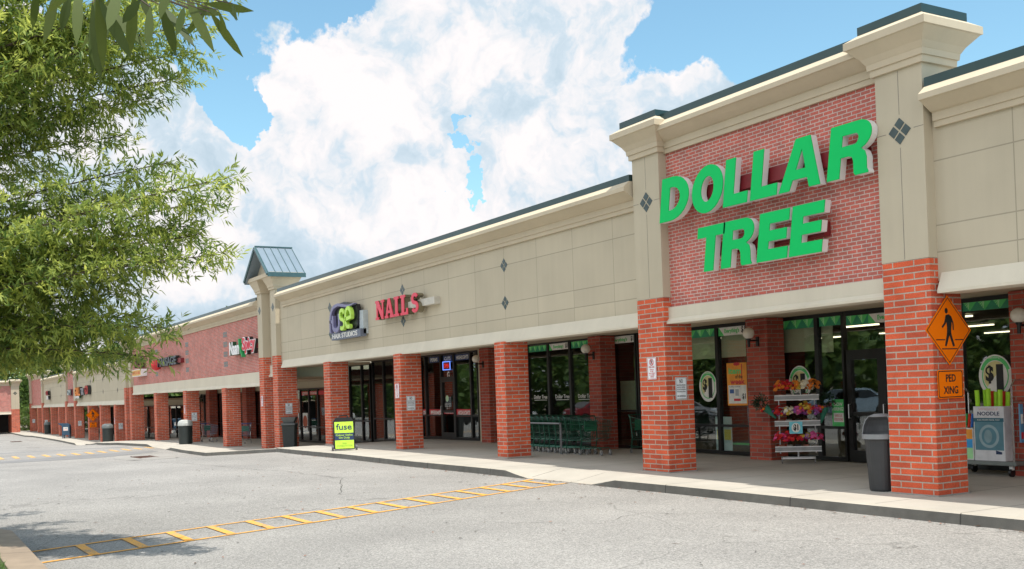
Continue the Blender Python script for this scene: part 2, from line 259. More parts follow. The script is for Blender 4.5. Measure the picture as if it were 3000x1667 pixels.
# ------------------------------------------------------------------ mesh builder
class MB:
    def __init__(s): s.v=[]; s.f=[]; s.m=[]; s.mi=0
    def add(s,vs,fs):
        b=len(s.v); s.v+= [tuple(v) for v in vs]
        for f in fs: s.f.append([b+i for i in f]); s.m.append(s.mi)
        return s
    def mt(s,i): s.mi=i; return s
    def box(s,x0,x1,y0,y1,z0,z1):
        return s.add([(x0,y0,z0),(x1,y0,z0),(x1,y1,z0),(x0,y1,z0),(x0,y0,z1),(x1,y0,z1),(x1,y1,z1),(x0,y1,z1)],[(0,3,2,1),(4,5,6,7),(0,1,5,4),(1,2,6,5),(2,3,7,6),(3,0,4,7)])
    def bbox(s,x0,x1,y0,y1,z0,z1,b=.01):
        return s.stack(x0,x1,y0,y1,[(z0,-b),(z0+b,0),(z1-b,0),(z1,-b)],ch=b)
    def stack(s,x0,x1,y0,y1,pr,ch=0):
        vs=[];fs=[]
        for (z,o) in pr:
            a,b,c,d=x0-o,x1+o,y0-o,y1+o
            if ch: vs+=[(a+ch,c,z),(b-ch,c,z),(b,c+ch,z),(b,d-ch,z),(b-ch,d,z),(a+ch,d,z),(a,d-ch,z),(a,c+ch,z)]
            else: vs+=[(a,c,z),(b,c,z),(b,d,z),(a,d,z)]
        k=8 if ch else 4
        for i in range(len(pr)-1):
            for j in range(k): fs.append((i*k+j,i*k+(j+1)%k,(i+1)*k+(j+1)%k,(i+1)*k+j))
        fs.append(tuple(reversed(range(k)))); fs.append(tuple(range((len(pr)-1)*k,len(pr)*k)))
        return s.add(vs,fs)
    def exx(s,prof,x0,x1):
        k=len(prof); vs=[(x0,y,z) for y,z in prof]+[(x1,y,z) for y,z in prof]
        fs=[(i,(i+1)%k,k+(i+1)%k,k+i) for i in range(k)]+[tuple(reversed(range(k))),tuple(range(k,2*k))]
        return s.add(vs,fs)
    def prism(s,poly,y0,y1):   # polygon in xz, thickness in y
        k=len(poly); vs=[(x,y0,z) for x,z in poly]+[(x,y1,z) for x,z in poly]
        fs=[(i,(i+1)%k,k+(i+1)%k,k+i) for i in range(k)]+[tuple(reversed(range(k))),tuple(range(k,2*k))]
        return s.add(vs,fs)
    def tube(s,path,r,k=8,closed=False):
        P=[Vector(p) for p in path]; rs=r if isinstance(r,(list,tuple)) else [r]*len(P)
        vs=[];fs=[]; pu=None
        for i,p in enumerate(P):
            a=P[i-1] if i>0 else (P[-1] if closed else P[0]); b=P[i+1] if i<len(P)-1 else (P[0] if closed else P[-1])
            d=(b-a); d=d.normalized() if d.length>1e-9 else Vector((0,0,1))
            u=d.orthogonal().normalized() if pu is None else (pu-d*pu.dot(d))
            u=u.normalized() if u.length>1e-6 else d.orthogonal().normalized(); pu=u; v=d.cross(u)
            for j in range(k):
                t=2*math.pi*j/k; vs.append(p+(u*math.cos(t)+v*math.sin(t))*rs[i])
        nr=len(P); rng=nr if closed else nr-1
        for i in range(rng):
            for j in range(k): fs.append((i*k+j,i*k+(j+1)%k,((i+1)%nr)*k+(j+1)%k,((i+1)%nr)*k+j))
        if not closed: fs.append(tuple(reversed(range(k)))); fs.append(tuple(range((nr-1)*k,nr*k)))
        return s.add(vs,fs)
    def lathe(s,prof,cx=0,cy=0,k=24,ax='z',cz=0):
        vs=[];fs=[]
        for (r,z) in prof:
            for j in range(k):
                t=2*math.pi*j/k
                if ax=='z': vs.append((cx+r*math.cos(t),cy+r*math.sin(t),cz+z))
                elif ax=='y': vs.append((cx+r*math.cos(t),cy+z,cz+r*math.sin(t)))
                else: vs.append((cx+z,cy+r*math.cos(t),cz+r*math.sin(t)))
        for i in range(len(prof)-1):
            for j in range(k): fs.append((i*k+j,i*k+(j+1)%k,(i+1)*k+(j+1)%k,(i+1)*k+j))
        fs.append(tuple(reversed(range(k)))); fs.append(tuple(range((len(prof)-1)*k,len(prof)*k)))
        return s.add(vs,fs)
    def ball(s,c,r,k=14):
        pr=[(max(1e-4,r*math.sin(math.pi*i/(k//2+1))),-r*math.cos(math.pi*i/(k//2+1))) for i in range(0,k//2+2)]
        return s.lathe(pr,c[0],c[1],k,'z',c[2])
    def curve(s,splines,o,ux,uz,depth=0,w=None,h=None,shear=0):
        """flat outlines (lists of (u,v)) with holes, filled and given thickness"""
        cu=bpy.data.curves.new('t','CURVE'); cu.dimensions='2D'; cu.fill_mode='BOTH'; cu.extrude=depth/2
        for sp in splines:
            q=cu.splines.new('POLY'); q.points.add(len(sp)-1); q.use_cyclic_u=True
            for i,(a,b) in enumerate(sp): q.points[i].co=(a,b,0,1)
        s._obj(cu,o,ux,uz,shear=shear); return s
    def text(s,body,o,ux,uz,h,w=None,depth=.002,bold=0,align='CENTER',shear=0,line=1.0):
        cu=bpy.data.curves.new('t','FONT'); cu.body=body; cu.size=1; cu.extrude=.5; cu.offset=bold; cu.align_x=align; cu.shear=shear; cu.space_line=line; cu.resolution_u=3
        s._obj(cu,o,ux,uz,h=h,w=w,depth=depth,align=align); return s
    def _obj(s,cu,o,ux,uz,h=None,w=None,depth=None,align='CENTER',shear=0):
        ob=bpy.data.objects.new('t',cu); C.objects.link(ob); dg=bpy.context.evaluated_depsgraph_get(); dg.update()
        me=bpy.data.meshes.new_from_object(ob.evaluated_get(dg)); C.objects.unlink(ob); bpy.data.objects.remove(ob)
        if not me.vertices: return
        xs=[v.co.x for v in me.vertices]; ys=[v.co.y for v in me.vertices]; zs=[v.co.z for v in me.vertices]
        o=Vector(o); ux=Vector(ux); uz=Vector(uz); un=ux.cross(uz)
        if h is not None:
            sy=h/(max(ys)-min(ys)); sx=w/(max(xs)-min(xs)) if w else sy
            cx=(max(xs)+min(xs))/2 if align=='CENTER' else min(xs); cyy=(max(ys)+min(ys))/2; sz=depth
        else: sx=sy=sz=1; cx=cyy=0
        s.add([o+ux*((v.co.x-cx)*sx+shear*(v.co.y-cyy)*sy)+uz*((v.co.y-cyy)*sy)+un*(v.co.z*sz) for v in me.vertices],[tuple(p.vertices) for p in me.polygons])
        bpy.data.meshes.remove(me)
    def build(s,name,mats,parent=None,loc=None,smooth=False,**tags):
        L=Vector(loc) if loc else Vector((0,0,0))
        if parent is not None and loc is None and not getattr(s,'local',False): L=Vector(parent['_o']) if '_o' in parent else L
        me=bpy.data.meshes.new(name); me.from_pydata([tuple(Vector(v)-L) for v in s.v],[],s.f)
        for m in (mats if isinstance(mats,(list,tuple)) else [mats]): me.materials.append(m)
        if any(s.m): me.polygons.foreach_set('material_index',s.m)
        if smooth: me.polygons.foreach_set('use_smooth',[True]*len(me.polygons))
        bm=bmesh.new(); bm.from_mesh(me); bmesh.ops.recalc_face_normals(bm,faces=bm.faces); bm.to_mesh(me); bm.free()
        me.update()
        o=bpy.data.objects.new(name,me); C.objects.link(o)
        if parent is not None: o.parent=parent
        else: o.location=L
        for k_,v_ in tags.items(): o[k_]=v_
        o['_o']=tuple(L)
        return o
def thing(name,label,cat,loc=(0,0,0),rz=0,group=None):
    o=bpy.data.objects.new(name,None); C.objects.link(o); o.location=loc; o.rotation_euler=(0,0,rz); o.empty_display_size=.2
    o['label']=label; o['category']=cat
    if group: o['group']=group
    o['_o']=tuple(loc) if rz==0 else (0,0,0)
    return o
def local(o): o['_o']=(0,0,0); return o
def dup(root,loc,rz,label,group=None):
    r=root.copy(); C.objects.link(r); r.location=loc; r.rotation_euler=(0,0,rz); r['label']=label
    if group: r['group']=group
    for ch in list(root.children):
        c=ch.copy(); C.objects.link(c); c.parent=r
        for gch in ch.children:
            d=gch.copy(); C.objects.link(d); d.parent=c
    return r
def struct(name,mb,m): return mb.build(name,m,None,kind='structure')
FX=(1,0,0); FY=(0,1,0); FZ=(0,0,1)
#@@GROUND
# ------------------------------------------------------------------ ground, road, walkway
def stations(a,b,step=1.0):
    xs=set([a,b]); x=a
    while x<b: xs.add(round(x,3)); x+=step
    for k in GX+KX+RX:
        if a<k<b: xs.add(k)
    return sorted(xs)
def strip(rows,xs):
    mb=MB(); n=len(rows); vs=[]; fs=[]
    for x in xs:
        for (fy,fz) in rows: vs.append((x,fy(x),fz(x)))
    for i in range(len(xs)-1):
        for j in range(n-1): fs.append((i*n+j,(i+1)*n+j,(i+1)*n+j+1,i*n+j+1))
    mb.add(vs,fs); return mb
mb=strip([(lambda x:-900,lambda x:-3.0),(lambda x:-60,lambda x:g(x)-.4),(lambda x:-13,lambda x:g(x)-.166),(lambda x:60,lambda x:g(x)-.3),(lambda x:900,lambda x:-3.0)],[-1500]+stations(-300,50,5)+[900])
struct('ground',mb,mat('dry ground soil',(.17,.14,.09),.95,0,.3,.4))
xs=stations(-145,40,1.0)
xr=stations(-300,60,2.5)
mb=strip([(lambda x:-36,lambda x:g(x)-.2),(lambda x:-12,lambda x:g(x)-.155),(lambda x:ky(x)+.02,lambda x:g(x)-.155)],xr)
struct('parking_road',mb,M_asph)
zr=lambda x:g(x)-.135*ramp(x)
mb=strip([(lambda x:ky(x)+.15,lambda x:zr(x)),(lambda x:ky(x)+.9,lambda x:g(x)),(lambda x:4.3,lambda x:g(x))],xs)
struct('walkway',mb,M_walk)
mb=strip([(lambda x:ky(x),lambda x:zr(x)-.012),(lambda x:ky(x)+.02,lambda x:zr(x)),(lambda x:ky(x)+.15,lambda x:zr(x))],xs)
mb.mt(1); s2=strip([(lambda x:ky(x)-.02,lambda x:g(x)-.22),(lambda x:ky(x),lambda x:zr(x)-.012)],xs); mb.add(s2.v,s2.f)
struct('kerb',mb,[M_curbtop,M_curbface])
# painted crossings
def quadstrip(mb,a,b,w0,z=.008):   # line a->b of width w0 in plan
    A=Vector((a[0],a[1],0)); B=Vector((b[0],b[1],0)); d=(B-A).normalized(); q=Vector((-d.y,d.x,0))*w0/2
    n=max(1,int((B-A).length/1.0))
    for i in range(n):
        p=A.lerp(B,i/n); r=A.lerp(B,(i+1)/n)
        vs=[p-q,r-q,r+q,p+q]; mb.add([(v.x,v.y,g(v.x)-.155+z) for v in vs],[(0,1,2,3)])
UP=[(-15.65,-12.15),(-16.56,-9.59),(-17.45,-6.95),(-18.25,-4.87),(-19.10,-2.6),(-19.5,-1.75)]
LO=[(-14.5,-12.15),(-15.38,-9.52),(-16.16,-7.2),(-17.10,-4.81),(-17.96,-2.51),(-18.2,-1.7)]
mb=MB()
for P_ in (UP,LO):
    for i in range(len(P_)-1): quadstrip(mb,P_[i],P_[i+1],.085)
def onl(P_,y):
    for i in range(len(P_)-1):
        if P_[i][1]<=y<=P_[i+1][1]:
            t=(y-P_[i][1])/(P_[i+1][1]-P_[i][1]); return (P_[i][0]+t*(P_[i+1][0]-P_[i][0]),y)
    return P_[-1]
for k in range(15):
    y=-11.47+k*.667
    if y<-1.9: quadstrip(mb,onl(UP,y),onl(LO,y+.04),.13,.012)
struct('crosswalk_marking',mb,M_yellow)
mb=MB()
for k in range(14):
    y=-10.2+k*.68; x=-57.2-(.00 if y<-6 else (y+6)*.75); quadstrip(mb,(x,y),(x+2.4,y),.22)
struct('far_crosswalk_marking',mb,mat('faded orange paint',(.62,.36,.12),.8,0,.3,12))
mb=MB()
def crack(pts,w0,jit=.035):
    P_=[]
    for i in range(len(pts)-1):
        n=max(2,int(math.hypot(pts[i+1][0]-pts[i][0],pts[i+1][1]-pts[i][1])/.25))
        for k in range(n): t=k/n; P_.append((pts[i][0]+t*(pts[i+1][0]-pts[i][0])+random.gauss(0,jit),pts[i][1]+t*(pts[i+1][1]-pts[i][1])+random.gauss(0,jit)))
    for a,b in zip(P_[:-1],P_[1:]):
        w_=w0*random.uniform(.4,1.3); d=math.hypot(b[0]-a[0],b[1]-a[1]) or 1; nx,ny=-(b[1]-a[1])/d*w_/2,(b[0]-a[0])/d*w_/2; z=g(a[0])-.155+.004
        mb.add([(a[0]-nx,a[1]-ny,z),(b[0]-nx,b[1]-ny,z),(b[0]+nx,b[1]+ny,z),(a[0]+nx,a[1]+ny,z)],[(0,1,2,3)])
crack([(-34.8,-6.5),(-33.4,-6.0),(-29.3,-5.5)],.022,.02); crack([(-29.3,-5.5),(-26.4,-4.9),(-23.3,-4.7),(-19.5,-6.2)],.018); crack([(-12,-2.6),(-13.2,-3.6),(-12.6,-4.8),(-14,-6.1)],.008,.04)
struct('pavement_crack',mb,mat('dark crack grey',(.10,.095,.085),.95,0,.3,20))  # one dark grey for the seam lines in the asphalt
mb=MB(); P_=[(-45,-12.2),(-51.0,-9.9),(-50.9,-8.3),(-51.0,-5.9),(-52.4,-3.9),(-53.8,-2.6),(-63,-2.5),(-63,-12.2)]
mb.add([(x,y,g(x)-.155+.006) for x,y in P_],[tuple(range(8))])
for a_ in range(0): pass
struct('asphalt_patch',mb,concrete('darker asphalt patch',(.205,.20,.195),joint=0,var=.2,dirt=.15))
# storm drains in concrete aprons
def drain(cx,cy,label,s=1):
    z=g(cx)-.155
    t=thing('storm_drain',label,'drain',(cx,cy,z),0,None)
    a=MB(); pts=[(cx+s*3.4*math.cos(k*math.pi/6)*(1+.1*math.sin(k*3)),cy+s*1.25*math.sin(k*math.pi/6)) for k in range(12)]
    a.add([(x,y,g(x)-.155+.006) for x,y in pts],[tuple(range(12))]); a.build('apron',M_apron,t)
    b=MB(); 
    for i in range(9): b.box(cx-1.0*s+i*.235*s,cx-1.0*s+i*.235*s+.07*s,cy-.36,cy+.36,z+.012,z+.03)
    b.box(cx-1.1*s,cx+1.1*s,cy-.43,cy-.36,z+.012,z+.034); b.box(cx-1.1*s,cx+1.1*s,cy+.36,cy+.43,z+.012,z+.034); b.build('grate',mat('rusty iron',(.10,.05,.035),.8),t)
    c=MB(); c.box(cx-1.08*s,cx+1.08*s,cy-.42,cy+.42,z+.007,z+.010); c.build('pit',M_dark,t)
drain(-48.3,-4.3,'rusty iron storm drain grate in pale concrete apron before the second crosswalk')
drain(-105,-4.6,'small storm drain grate in pale concrete far down the road',.9)
drain(-84,-5.2,'storm drain grate in concrete between the far crosswalk and the mailbox',.7)
mb=MB()
for k in range(420):
    if k<150: x=random.uniform(-24,-3); y=ky(x)-abs(random.gauss(.05,.10))-.03
    elif k<260: x=random.uniform(-60,-22); y=ky(x)-abs(random.gauss(.05,.12))-.03
    else: x=random.uniform(-30,-5); y=random.uniform(-12,-2.5)
    z=g(x)-.155+.012; a=random.uniform(0,6.28); L=random.uniform(.025,.06); W_=L*random.uniform(.2,.45); c_,s_=math.cos(a),math.sin(a); mb.mt(random.randrange(3))
    mb.add([(x-c_*L,y-s_*L,z),(x+s_*W_,y-c_*W_,z+.006),(x+c_*L,y+s_*L,z+.004),(x-s_*W_,y+c_*W_,z+.008)],[(0,1,2,3)])
mb.build('leaf_litter',[mat('dry brown leaf',(.13,.07,.035),.8,0,.3,30),mat('grey twig litter',(.09,.08,.07),.9),mat('rust leaf',(.30,.11,.05),.8)],None,kind='stuff')
# near planting island with kerb at lower left
mb=MB(); isl=[(-17.7,-30),(-17.7,-12.6),(-17.45,-12.32),(-17.1,-12.2),(6,-12.2),(6,-30)]
def inset(P_,d): return [(P_[0][0]+d,-30),(P_[1][0]+d,P_[1][1]-d*.6),(P_[2][0]+d*.8,P_[2][1]-d*.8),(P_[3][0]+d*.3,P_[3][1]-d),(6,P_[4][1]-d),(6,-30)]
zi=-.115+.15; o0=isl; o1=inset(isl,.02); o2=inset(isl,.40)
for i in range(4):
    a,b,c,d=o0[i],o0[i+1],o1[i+1],o1[i]
    mb.add([(a[0],a[1],-.14),(b[0],b[1],-.14),(c[0],c[1],zi),(d[0],d[1],zi)],[(0,1,2,3)])
    a,b,c,d=o1[i],o1[i+1],o2[i+1],o2[i]; mb.add([(a[0],a[1],zi),(b[0],b[1],zi),(c[0],c[1],zi+.01),(d[0],d[1],zi+.01)],[(0,1,2,3)])
struct('island_kerb',mb,M_curbold)
mb=MB(); mb.add([(x,y,zi+.004) for x,y in o2],[tuple(range(6))]); struct('lawn_soil',mb,mat('lawn soil',(.07,.075,.03),.95,0,.3,3))
mb=MB()
for k in range(9000):
    x=random.uniform(-17.2,-9.5); y=-12.62-abs(random.gauss(0,.9)); h=random.uniform(.03,.08); a=random.uniform(0,6.3); dx,dy=.006*math.cos(a),.006*math.sin(a); lx,ly=random.gauss(0,.02),random.gauss(0,.02)
    mb.add([(x-dx,y-dy,zi),(x+dx,y+dy,zi),(x+lx,y+ly,zi+h)],[(0,1,2)])
mb.build('lawn_grass',mat('grass blade',(.09,.17,.03),.7,0,.4,20),None,kind='stuff')
#@@BUILD
# ------------------------------------------------------------------ buildings
WALLY=.2
def cornice(zc,zl,zt,right=0,y=WALLY):
    return [(y+.05,zc),(y-.06,zc),(y-.06,zc+.2*(zl-zc)),(y-.085,zc+.2*(zl-zc)),(y-.085,zc+.47*(zl-zc)),(y-.13,zc+.5*(zl-zc)),(y-.24,zc+.64*(zl-zc)),(y-.35,zl-.10),(y-.37,zl-.095),(y-.40,zl-.09),(y-.40,zl),(y-.25,zl+.13),(y+.05,zl+.13)]
    return [(y+.05,zc),(y-.06,zc),(y-.06,zc+.2*(zl-zc)),(y-.085,zc+.2*(zl-zc)),(y-.085,zc+.42*(zl-zc)),(y-.13,zc+.45*(zl-zc)),(y-.24,zc+.6*(zl-zc)),(y-.35,zl-.13),(y-.37,zl-.125),(y-.40,zl-.12),(y-.40,zl-.045),(y-.26,zl+.005),(y+.05,zl+.005)]
def diamond(par,x,z,s=.22,y=WALLY):
    m=MB(); gp=.02*s/.22
    for (a,b) in ((0,1),(1,0),(0,-1),(-1,0)):
        cx,cz=a*s/2,b*s/2; h=s/2-gp
        m.prism([(x+cx-h,z+cz),(x+cx,z+cz-h),(x+cx+h,z+cz),(x+cx,z+cz+h)],y-.008,y+.01)
    m.build('diamond_tile',M_tile,par)
def square(par,x,z,s=.17,y=WALLY):
    m=MB(); gp=.008
    for a in(-1,1):
        for b in(-1,1): m.box(x+a*.18-.18+gp,x+a*.18+.18-gp,y-.008,y+.01,z+b*.068-.068+gp,z+b*.068+.068-gp)
    m.build('square_tile',M_tileg,par)
def pillar(par,x,w,zt,d=.73,y=0,name='brick_pillar',m=None):
    b=MB(); b.bbox(x,x+w,y,y+d,g(x+w/2)-.05,zt,.012); b.build(name,m or M_brick,par)
    b=MB(); z=g(x+w/2); b.box(x-.02,x+w+.02,y-.02,y+d+.02,z-.03,z+.022); b.build('pillar_footing',M_apron,par)
def window(par,x0,x1,z0,z1,y=4.2,rail=None,fr=.055,name='window',pane=True):
    f=MB(); f.box(x0,x0+fr,y-.06,y+.06,z0,z1); f.box(x1-fr,x1,y-.06,y+.06,z0,z1); f.box(x0+fr,x1-fr,y-.06,y+.06,z1-fr*1.3,z1); f.box(x0+fr,x1-fr,y-.06,y+.06,z0,z0+fr*1.6)
    for r in (rail or []): f.box(x0+fr,x1-fr,y-.05,y+.05,r-.03,r+.03)
    w_=f.build(name,M_black,par); p=MB()
    zz=[z0+fr*1.6]+[r for r in (rail or [])]+[z1-fr*1.3]
    for a,b in zip(zz[:-1],zz[1:]):
        p.box(x0+fr,x1-fr,y-.004,y+.004,a+(.03 if a!=zz[0] else 0),b-(.03 if b!=zz[-1] else 0))
    p.build('pane',M_glass,w_); return w_
def bays(par,xs,z1,y=4.2,rail=None,z0=None):
    return [window(par,a,b,(g((a+b)/2)+.02) if z0 is None else z0,z1,y,rail) for a,b in zip(xs[:-1],xs[1:])]
def door(par,x0,x1,z1,y=4.2):
    z0=g((x0+x1)/2)+.02; f=MB(); t=.11
    f.box(x0,x0+t,y-.06,y+.05,z0,z1); f.box(x1-t,x1,y-.06,y+.05,z0,z1); f.box(x0+t,x1-t,y-.06,y+.05,z1-t,z1); f.box(x0+t,x1-t,y-.06,y+.05,z0,z0+.25); f.box(x0+t,x1-t,y-.05,y+.05,z0+1.0,z0+1.08)
    d=f.build('door',M_black,par); p=MB(); p.box(x0+t,x1-t,y-.004,y+.004,z0+.25,z0+1.0); p.box(x0+t,x1-t,y-.004,y+.004,z0+1.08,z1-t); p.build('pane',M_glass,d)
    h=MB(); h.tube([(x0+t*.6,y-.06,z0+.95),(x0+t*.6,y-.12,z0+.95),(x0+t*.6,y-.12,z0+1.25),(x0+t*.6,y-.06,z0+1.25)],.013,8); h.build('handle',mat('brushed steel',(.5,.5,.5),.3,.9),d); return d
def shell(par,x0,x1,zs,zroof,dp=13,wallm=None):
    """roof slab, canopy ceiling, interior box"""
    b=MB(); b.box(x0+.004,x1-.004,.61,16,zroof-.75,zroof-.45); b.build('roof',M_roof,par)
    b=MB(); b.box(x0+.002,x1-.002,.55,4.19,zs,zs+.12); b.build('canopy_ceiling',M_soff,par)
    b=MB(); zf=min(g(x0),g(x1)); 
    if x0<-18: b.box(x0+.01,x0+.12,4.3,dp,zf-.1,zs+.4)
    if x0<-43: b.box(x1-.12,x1-.01,4.3,dp,zf-.1,zs+.4)
    if x0>-11: b.box(x1-.12,x1-.01,4.3,dp,zf-.1,zs+.4)
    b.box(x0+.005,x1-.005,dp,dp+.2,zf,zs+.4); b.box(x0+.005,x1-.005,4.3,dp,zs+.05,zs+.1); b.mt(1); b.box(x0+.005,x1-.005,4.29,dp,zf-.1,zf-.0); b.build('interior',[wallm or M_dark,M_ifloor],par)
def backwall(par,segs,m,y=4.2):
    b=MB()
    for (a,c,z0,z1) in segs: b.box(a,c,y-.02,y+.12,z0,z1)
    b.build('storefront_wall',m,par)
def wall(par,x0,x1,z0,z1,m,y=WALLY):
    b=MB(); b.box(x0,x1,y,y+.4,z0,z1); b.build('parapet_wall',m,par)
def mold(par,x0,x1,zb,h=.32,band=0,y=WALLY):
    pr=[(y+.35,zb),(y-.13,zb),(y-.13,zb+.045)]
    if band: pr+=[(y-.07,zb+h-.05),(y-.07,zb+band),(y+.05,zb+band)]
    else: pr+=[(y-.015,zb+h),(y+.05,zb+h)]
    pr+=[(y+.05,zb+.06),(y+.35,zb+.06)]
    b=MB(); b.exx(pr,x0,x1); b.build('moulding',M_mold,par)
def corn(par,x0,x1,zc,zl,zt,y=WALLY):
    b=MB(); b.exx(cornice(zc,zl,zt,y=y),x0,x1); b.build('cornice',M_cap,par)
    b=MB(); b.box(x0,x1,y-.25,y+.28,zl+.13,zl+.27); b.build('coping',M_green,par)
def capped_column(par,x0,x1,zbrick,zneck,ztop,depth=.73,oh=.33,dz=None,green=.22):
    w_=x1-x0; pillar(par,x0,w_,zbrick,depth)
    b=MB(); b.box(x0,x1,0,depth,zbrick,zneck+.02); c=b.build('column',M_st,par)
    jt=MB(); xm=(x0+x1)/2; zd=zneck-.96*(zneck-zbrick)/2.99
    for a,bb in ((zbrick+.02,zd-.26),(zd+.26,zneck-.01)): jt.box(xm-.005,xm+.005,-.0015,.01,a,bb)
    jt.box(x0+.004,xm-.26,-.0015,.01,zd-.005,zd+.005); jt.box(xm+.26,x1-.004,-.0015,.01,zd-.005,zd+.005)
    jt.build('reveal_joint',mat('dark joint grey',(.22,.2,.17),.9),par)  # joint lines drawn in one even grey
    diamond(par,xm,zd,.23*w_/.887,0)
    H=ztop-zneck
    b=MB(); b.stack(x0,x1,0,depth,[(zneck,.0),(zneck,.05),(zneck+.18*H,.055),(zneck+.18*H,.08),(zneck+.34*H,.09),(zneck+.36*H,.10),(zneck+.5*H,.15),(zneck+.78*H,oh-.03),(zneck+.80*H,oh),(zneck+.98*H,oh),(ztop+.0,oh),(ztop+.11,oh-.17)]); b.build('column_cap',M_cap,par)
    b=MB(); b.box(x0-oh+.16,x1+oh-.16,-oh+.16,depth+oh-.16,ztop+.11,ztop+.11+.13); b.build('cap_coping',M_green,par)
def pavilion(par,x0,x1,w_,zbrick,zneck,zcap,zb,zcorn,zl,zt,mb_h=.34,depth=.73,wm=None):
    capped_column(par,x0,x0+w_,zbrick,zneck,zcap,depth); capped_column(par,x1-w_,x1,zbrick,zneck,zcap,depth)
    a,b=x0+w_,x1-w_
    wall(par,a,b,zb+.2,zl,wm or M_brickw); mold(par,a-.05,b+.05,zb,.16,mb_h); corn(par,a,b,zcorn,zl,zt)

# --- nearest section with the big green letters
DT=thing('store_building','tall brick parapet store front between two capped columns, carrying large green letters','store building',(-14.2,0,0))
pavilion(DT,-17.86,-10.52,.887,3.66,6.65,7.24,3.1,6.62,7.11,7.37)
M_shop=mat('store wall',(.16,.15,.12),.8,0,.3,1.5)
shell(DT,-17.86,-10.52,3.32,6.9,24,M_shop)
# --- right section
RS=thing('store_building','cream stucco store front at the right edge beyond the pedestrian sign pillar','store building',(-5,0,0))
JZ=(5.14,4.15,3.74)
M_wallW=stucco('jointed stucco',CREAM,jx=1.624,jz=JZ,x0=-23.8,tintv=.04)
wall(RS,-10.52,8,3.3,6.1,M_wallW); mold(RS,-10.45,8,3.1); corn(RS,-10.45,8,5.64,6.11,6.36); shell(RS,-10.52,8,3.32,6.0,24,M_shop)
for x in(-4.0,2.5): pillar(RS,x,.66,3.12)
# --- middle cream section
WS=thing('store_building','long cream stucco store front left of the green letters, with diamond tiles','store building',(-30,0,.09))
wall(WS,-42.6,-17.86,3.3,6.1,M_wallW); mold(WS,-42.3,-17.92,3.1); corn(WS,-42.15,-17.92,5.62,6.10,6.36); shell(WS,-42.6,-17.86,3.32,6.0,24)
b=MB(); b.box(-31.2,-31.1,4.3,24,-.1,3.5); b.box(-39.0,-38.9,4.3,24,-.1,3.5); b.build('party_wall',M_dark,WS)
for x in(-37.1,-30.7,-24.13): pillar(WS,x,.52 if x>-37 else .64,3.12)
for x in(-36.75,-30.26,-23.8):
    for z in(5.14,4.15): diamond(WS,x,z,.2)
# --- gable towers
def gable_tower(label,xc,dz):
    T=thing('gable_tower',label,'tower',(xc,0,g(xc)))
    a,b=xc-1.27,xc+1.27; wc=.65
    for x in(a,b-wc):
        pillar(T,x,wc,3.63+dz,.85)
        m=MB(); m.box(x,x+wc,0,.85,3.63+dz,6.45+dz); m.build('column',M_st,T)
        m=MB(); m.stack(x,x+wc,0,.85,[(6.42+dz,0),(6.42+dz,.06),(6.52+dz,.06),(6.52+dz,.09),(6.6+dz,.10),(6.95+dz,.27),(7.0+dz,.28),(7.04+dz,.28)]); m.build('column_cap',M_cap,T)
        diamond(T,x+wc/2,5.68+dz,.2,0)
    m=MB(); m.box(a+wc,b-wc,.35,.75,3.0+dz,6.9+dz); m.build('tower_wall',stucco('tower stucco %d'%int(abs(xc)),CREAM,jx=7,jz=tuple(z+dz for z in(4.4,5.1,5.8)),x0=xc+3),T)
    mold(T,a+wc,b-wc,2.78+dz,.2,.5,y=.35)
    yf,yb,ez,az=-.40,1.22,7.04+dz,8.34+dz; hw=1.68
    m=MB(); m.exx([(yf+.1,ez-.1),(yf+.1,ez+.06),(yb-.1,ez+.06),(yb-.1,ez-.1)],xc-hw+.06,xc+hw-.06); m.build('eave_beam',M_cap,T)
    for y0,y1 in((yf+.45,yf+.55),(yb-.2,yb-.1)):
        m=MB(); m.prism([(xc-hw+.12,ez+.06),(xc+hw-.12,ez+.06),(xc,az-.12)],y0,y1); m.build('pediment',M_st,T)
    m=MB(); t=.06
    for s_ in(-1,1):
        p0=(xc+s_*hw,ez); p1=(xc,az); m.add([(p0[0],yf,p0[1]),(p1[0],yf,p1[1]),(p1[0],yb,p1[1]),(p0[0],yb,p0[1]),(p0[0],yf,p0[1]-.14),(p1[0],yf,p1[1]-.16),(p1[0],yb,p1[1]-.16),(p0[0],yb,p0[1]-.14)],[(0,1,2,3),(7,6,5,4),(0,4,5,1),(1,5,6,2),(2,6,7,3),(3,7,4,0)])
    m.build('roof',M_roofm,T)
    m=MB(); n=5
    for i in range(n+1):
        y=yf+.02+(yb-yf-.04)*i/n
        for s_ in(-1,1): m.tube([(xc+s_*hw,y,ez+.015),(xc,y,az+.015)],.016,4)
    m.box(xc-.06,xc+.06,yf-.01,yb+.01,az-.02,az+.035); m.box(xc+hw-.02,xc+hw+.02,yf-.01,yb+.01,ez-.15,ez+.03); m.box(xc-hw-.02,xc-hw+.02,yf-.01,yb+.01,ez-.15,ez+.03)
    for s_ in(-1,1): m.tube([(xc+s_*hw,yf-.01,ez-.06),(xc,yf-.01,az-.06)],.07,4)
    m.build('roof_seam',mat('dark green roof trim',(.06,.12,.13),.4,.3),T)
    b_=MB(); b_.box(a+.01,b-.01,.86,4.19,3.2+dz,3.3+dz); b_.build('canopy_ceiling',M_soff,T)
    b_=MB(); b_.box(a+.01,b-.01,.86,20,3.5+dz,5.9+dz); b_.build('roof_block',M_st,T)
    return T
T1=gable_tower('brick and cream tower with pale green gable roof between the cream and brick store fronts',-43.88,0)
T2=gable_tower('second gabled tower farther down, half hidden by the oak leaves',-76.1,-.69)
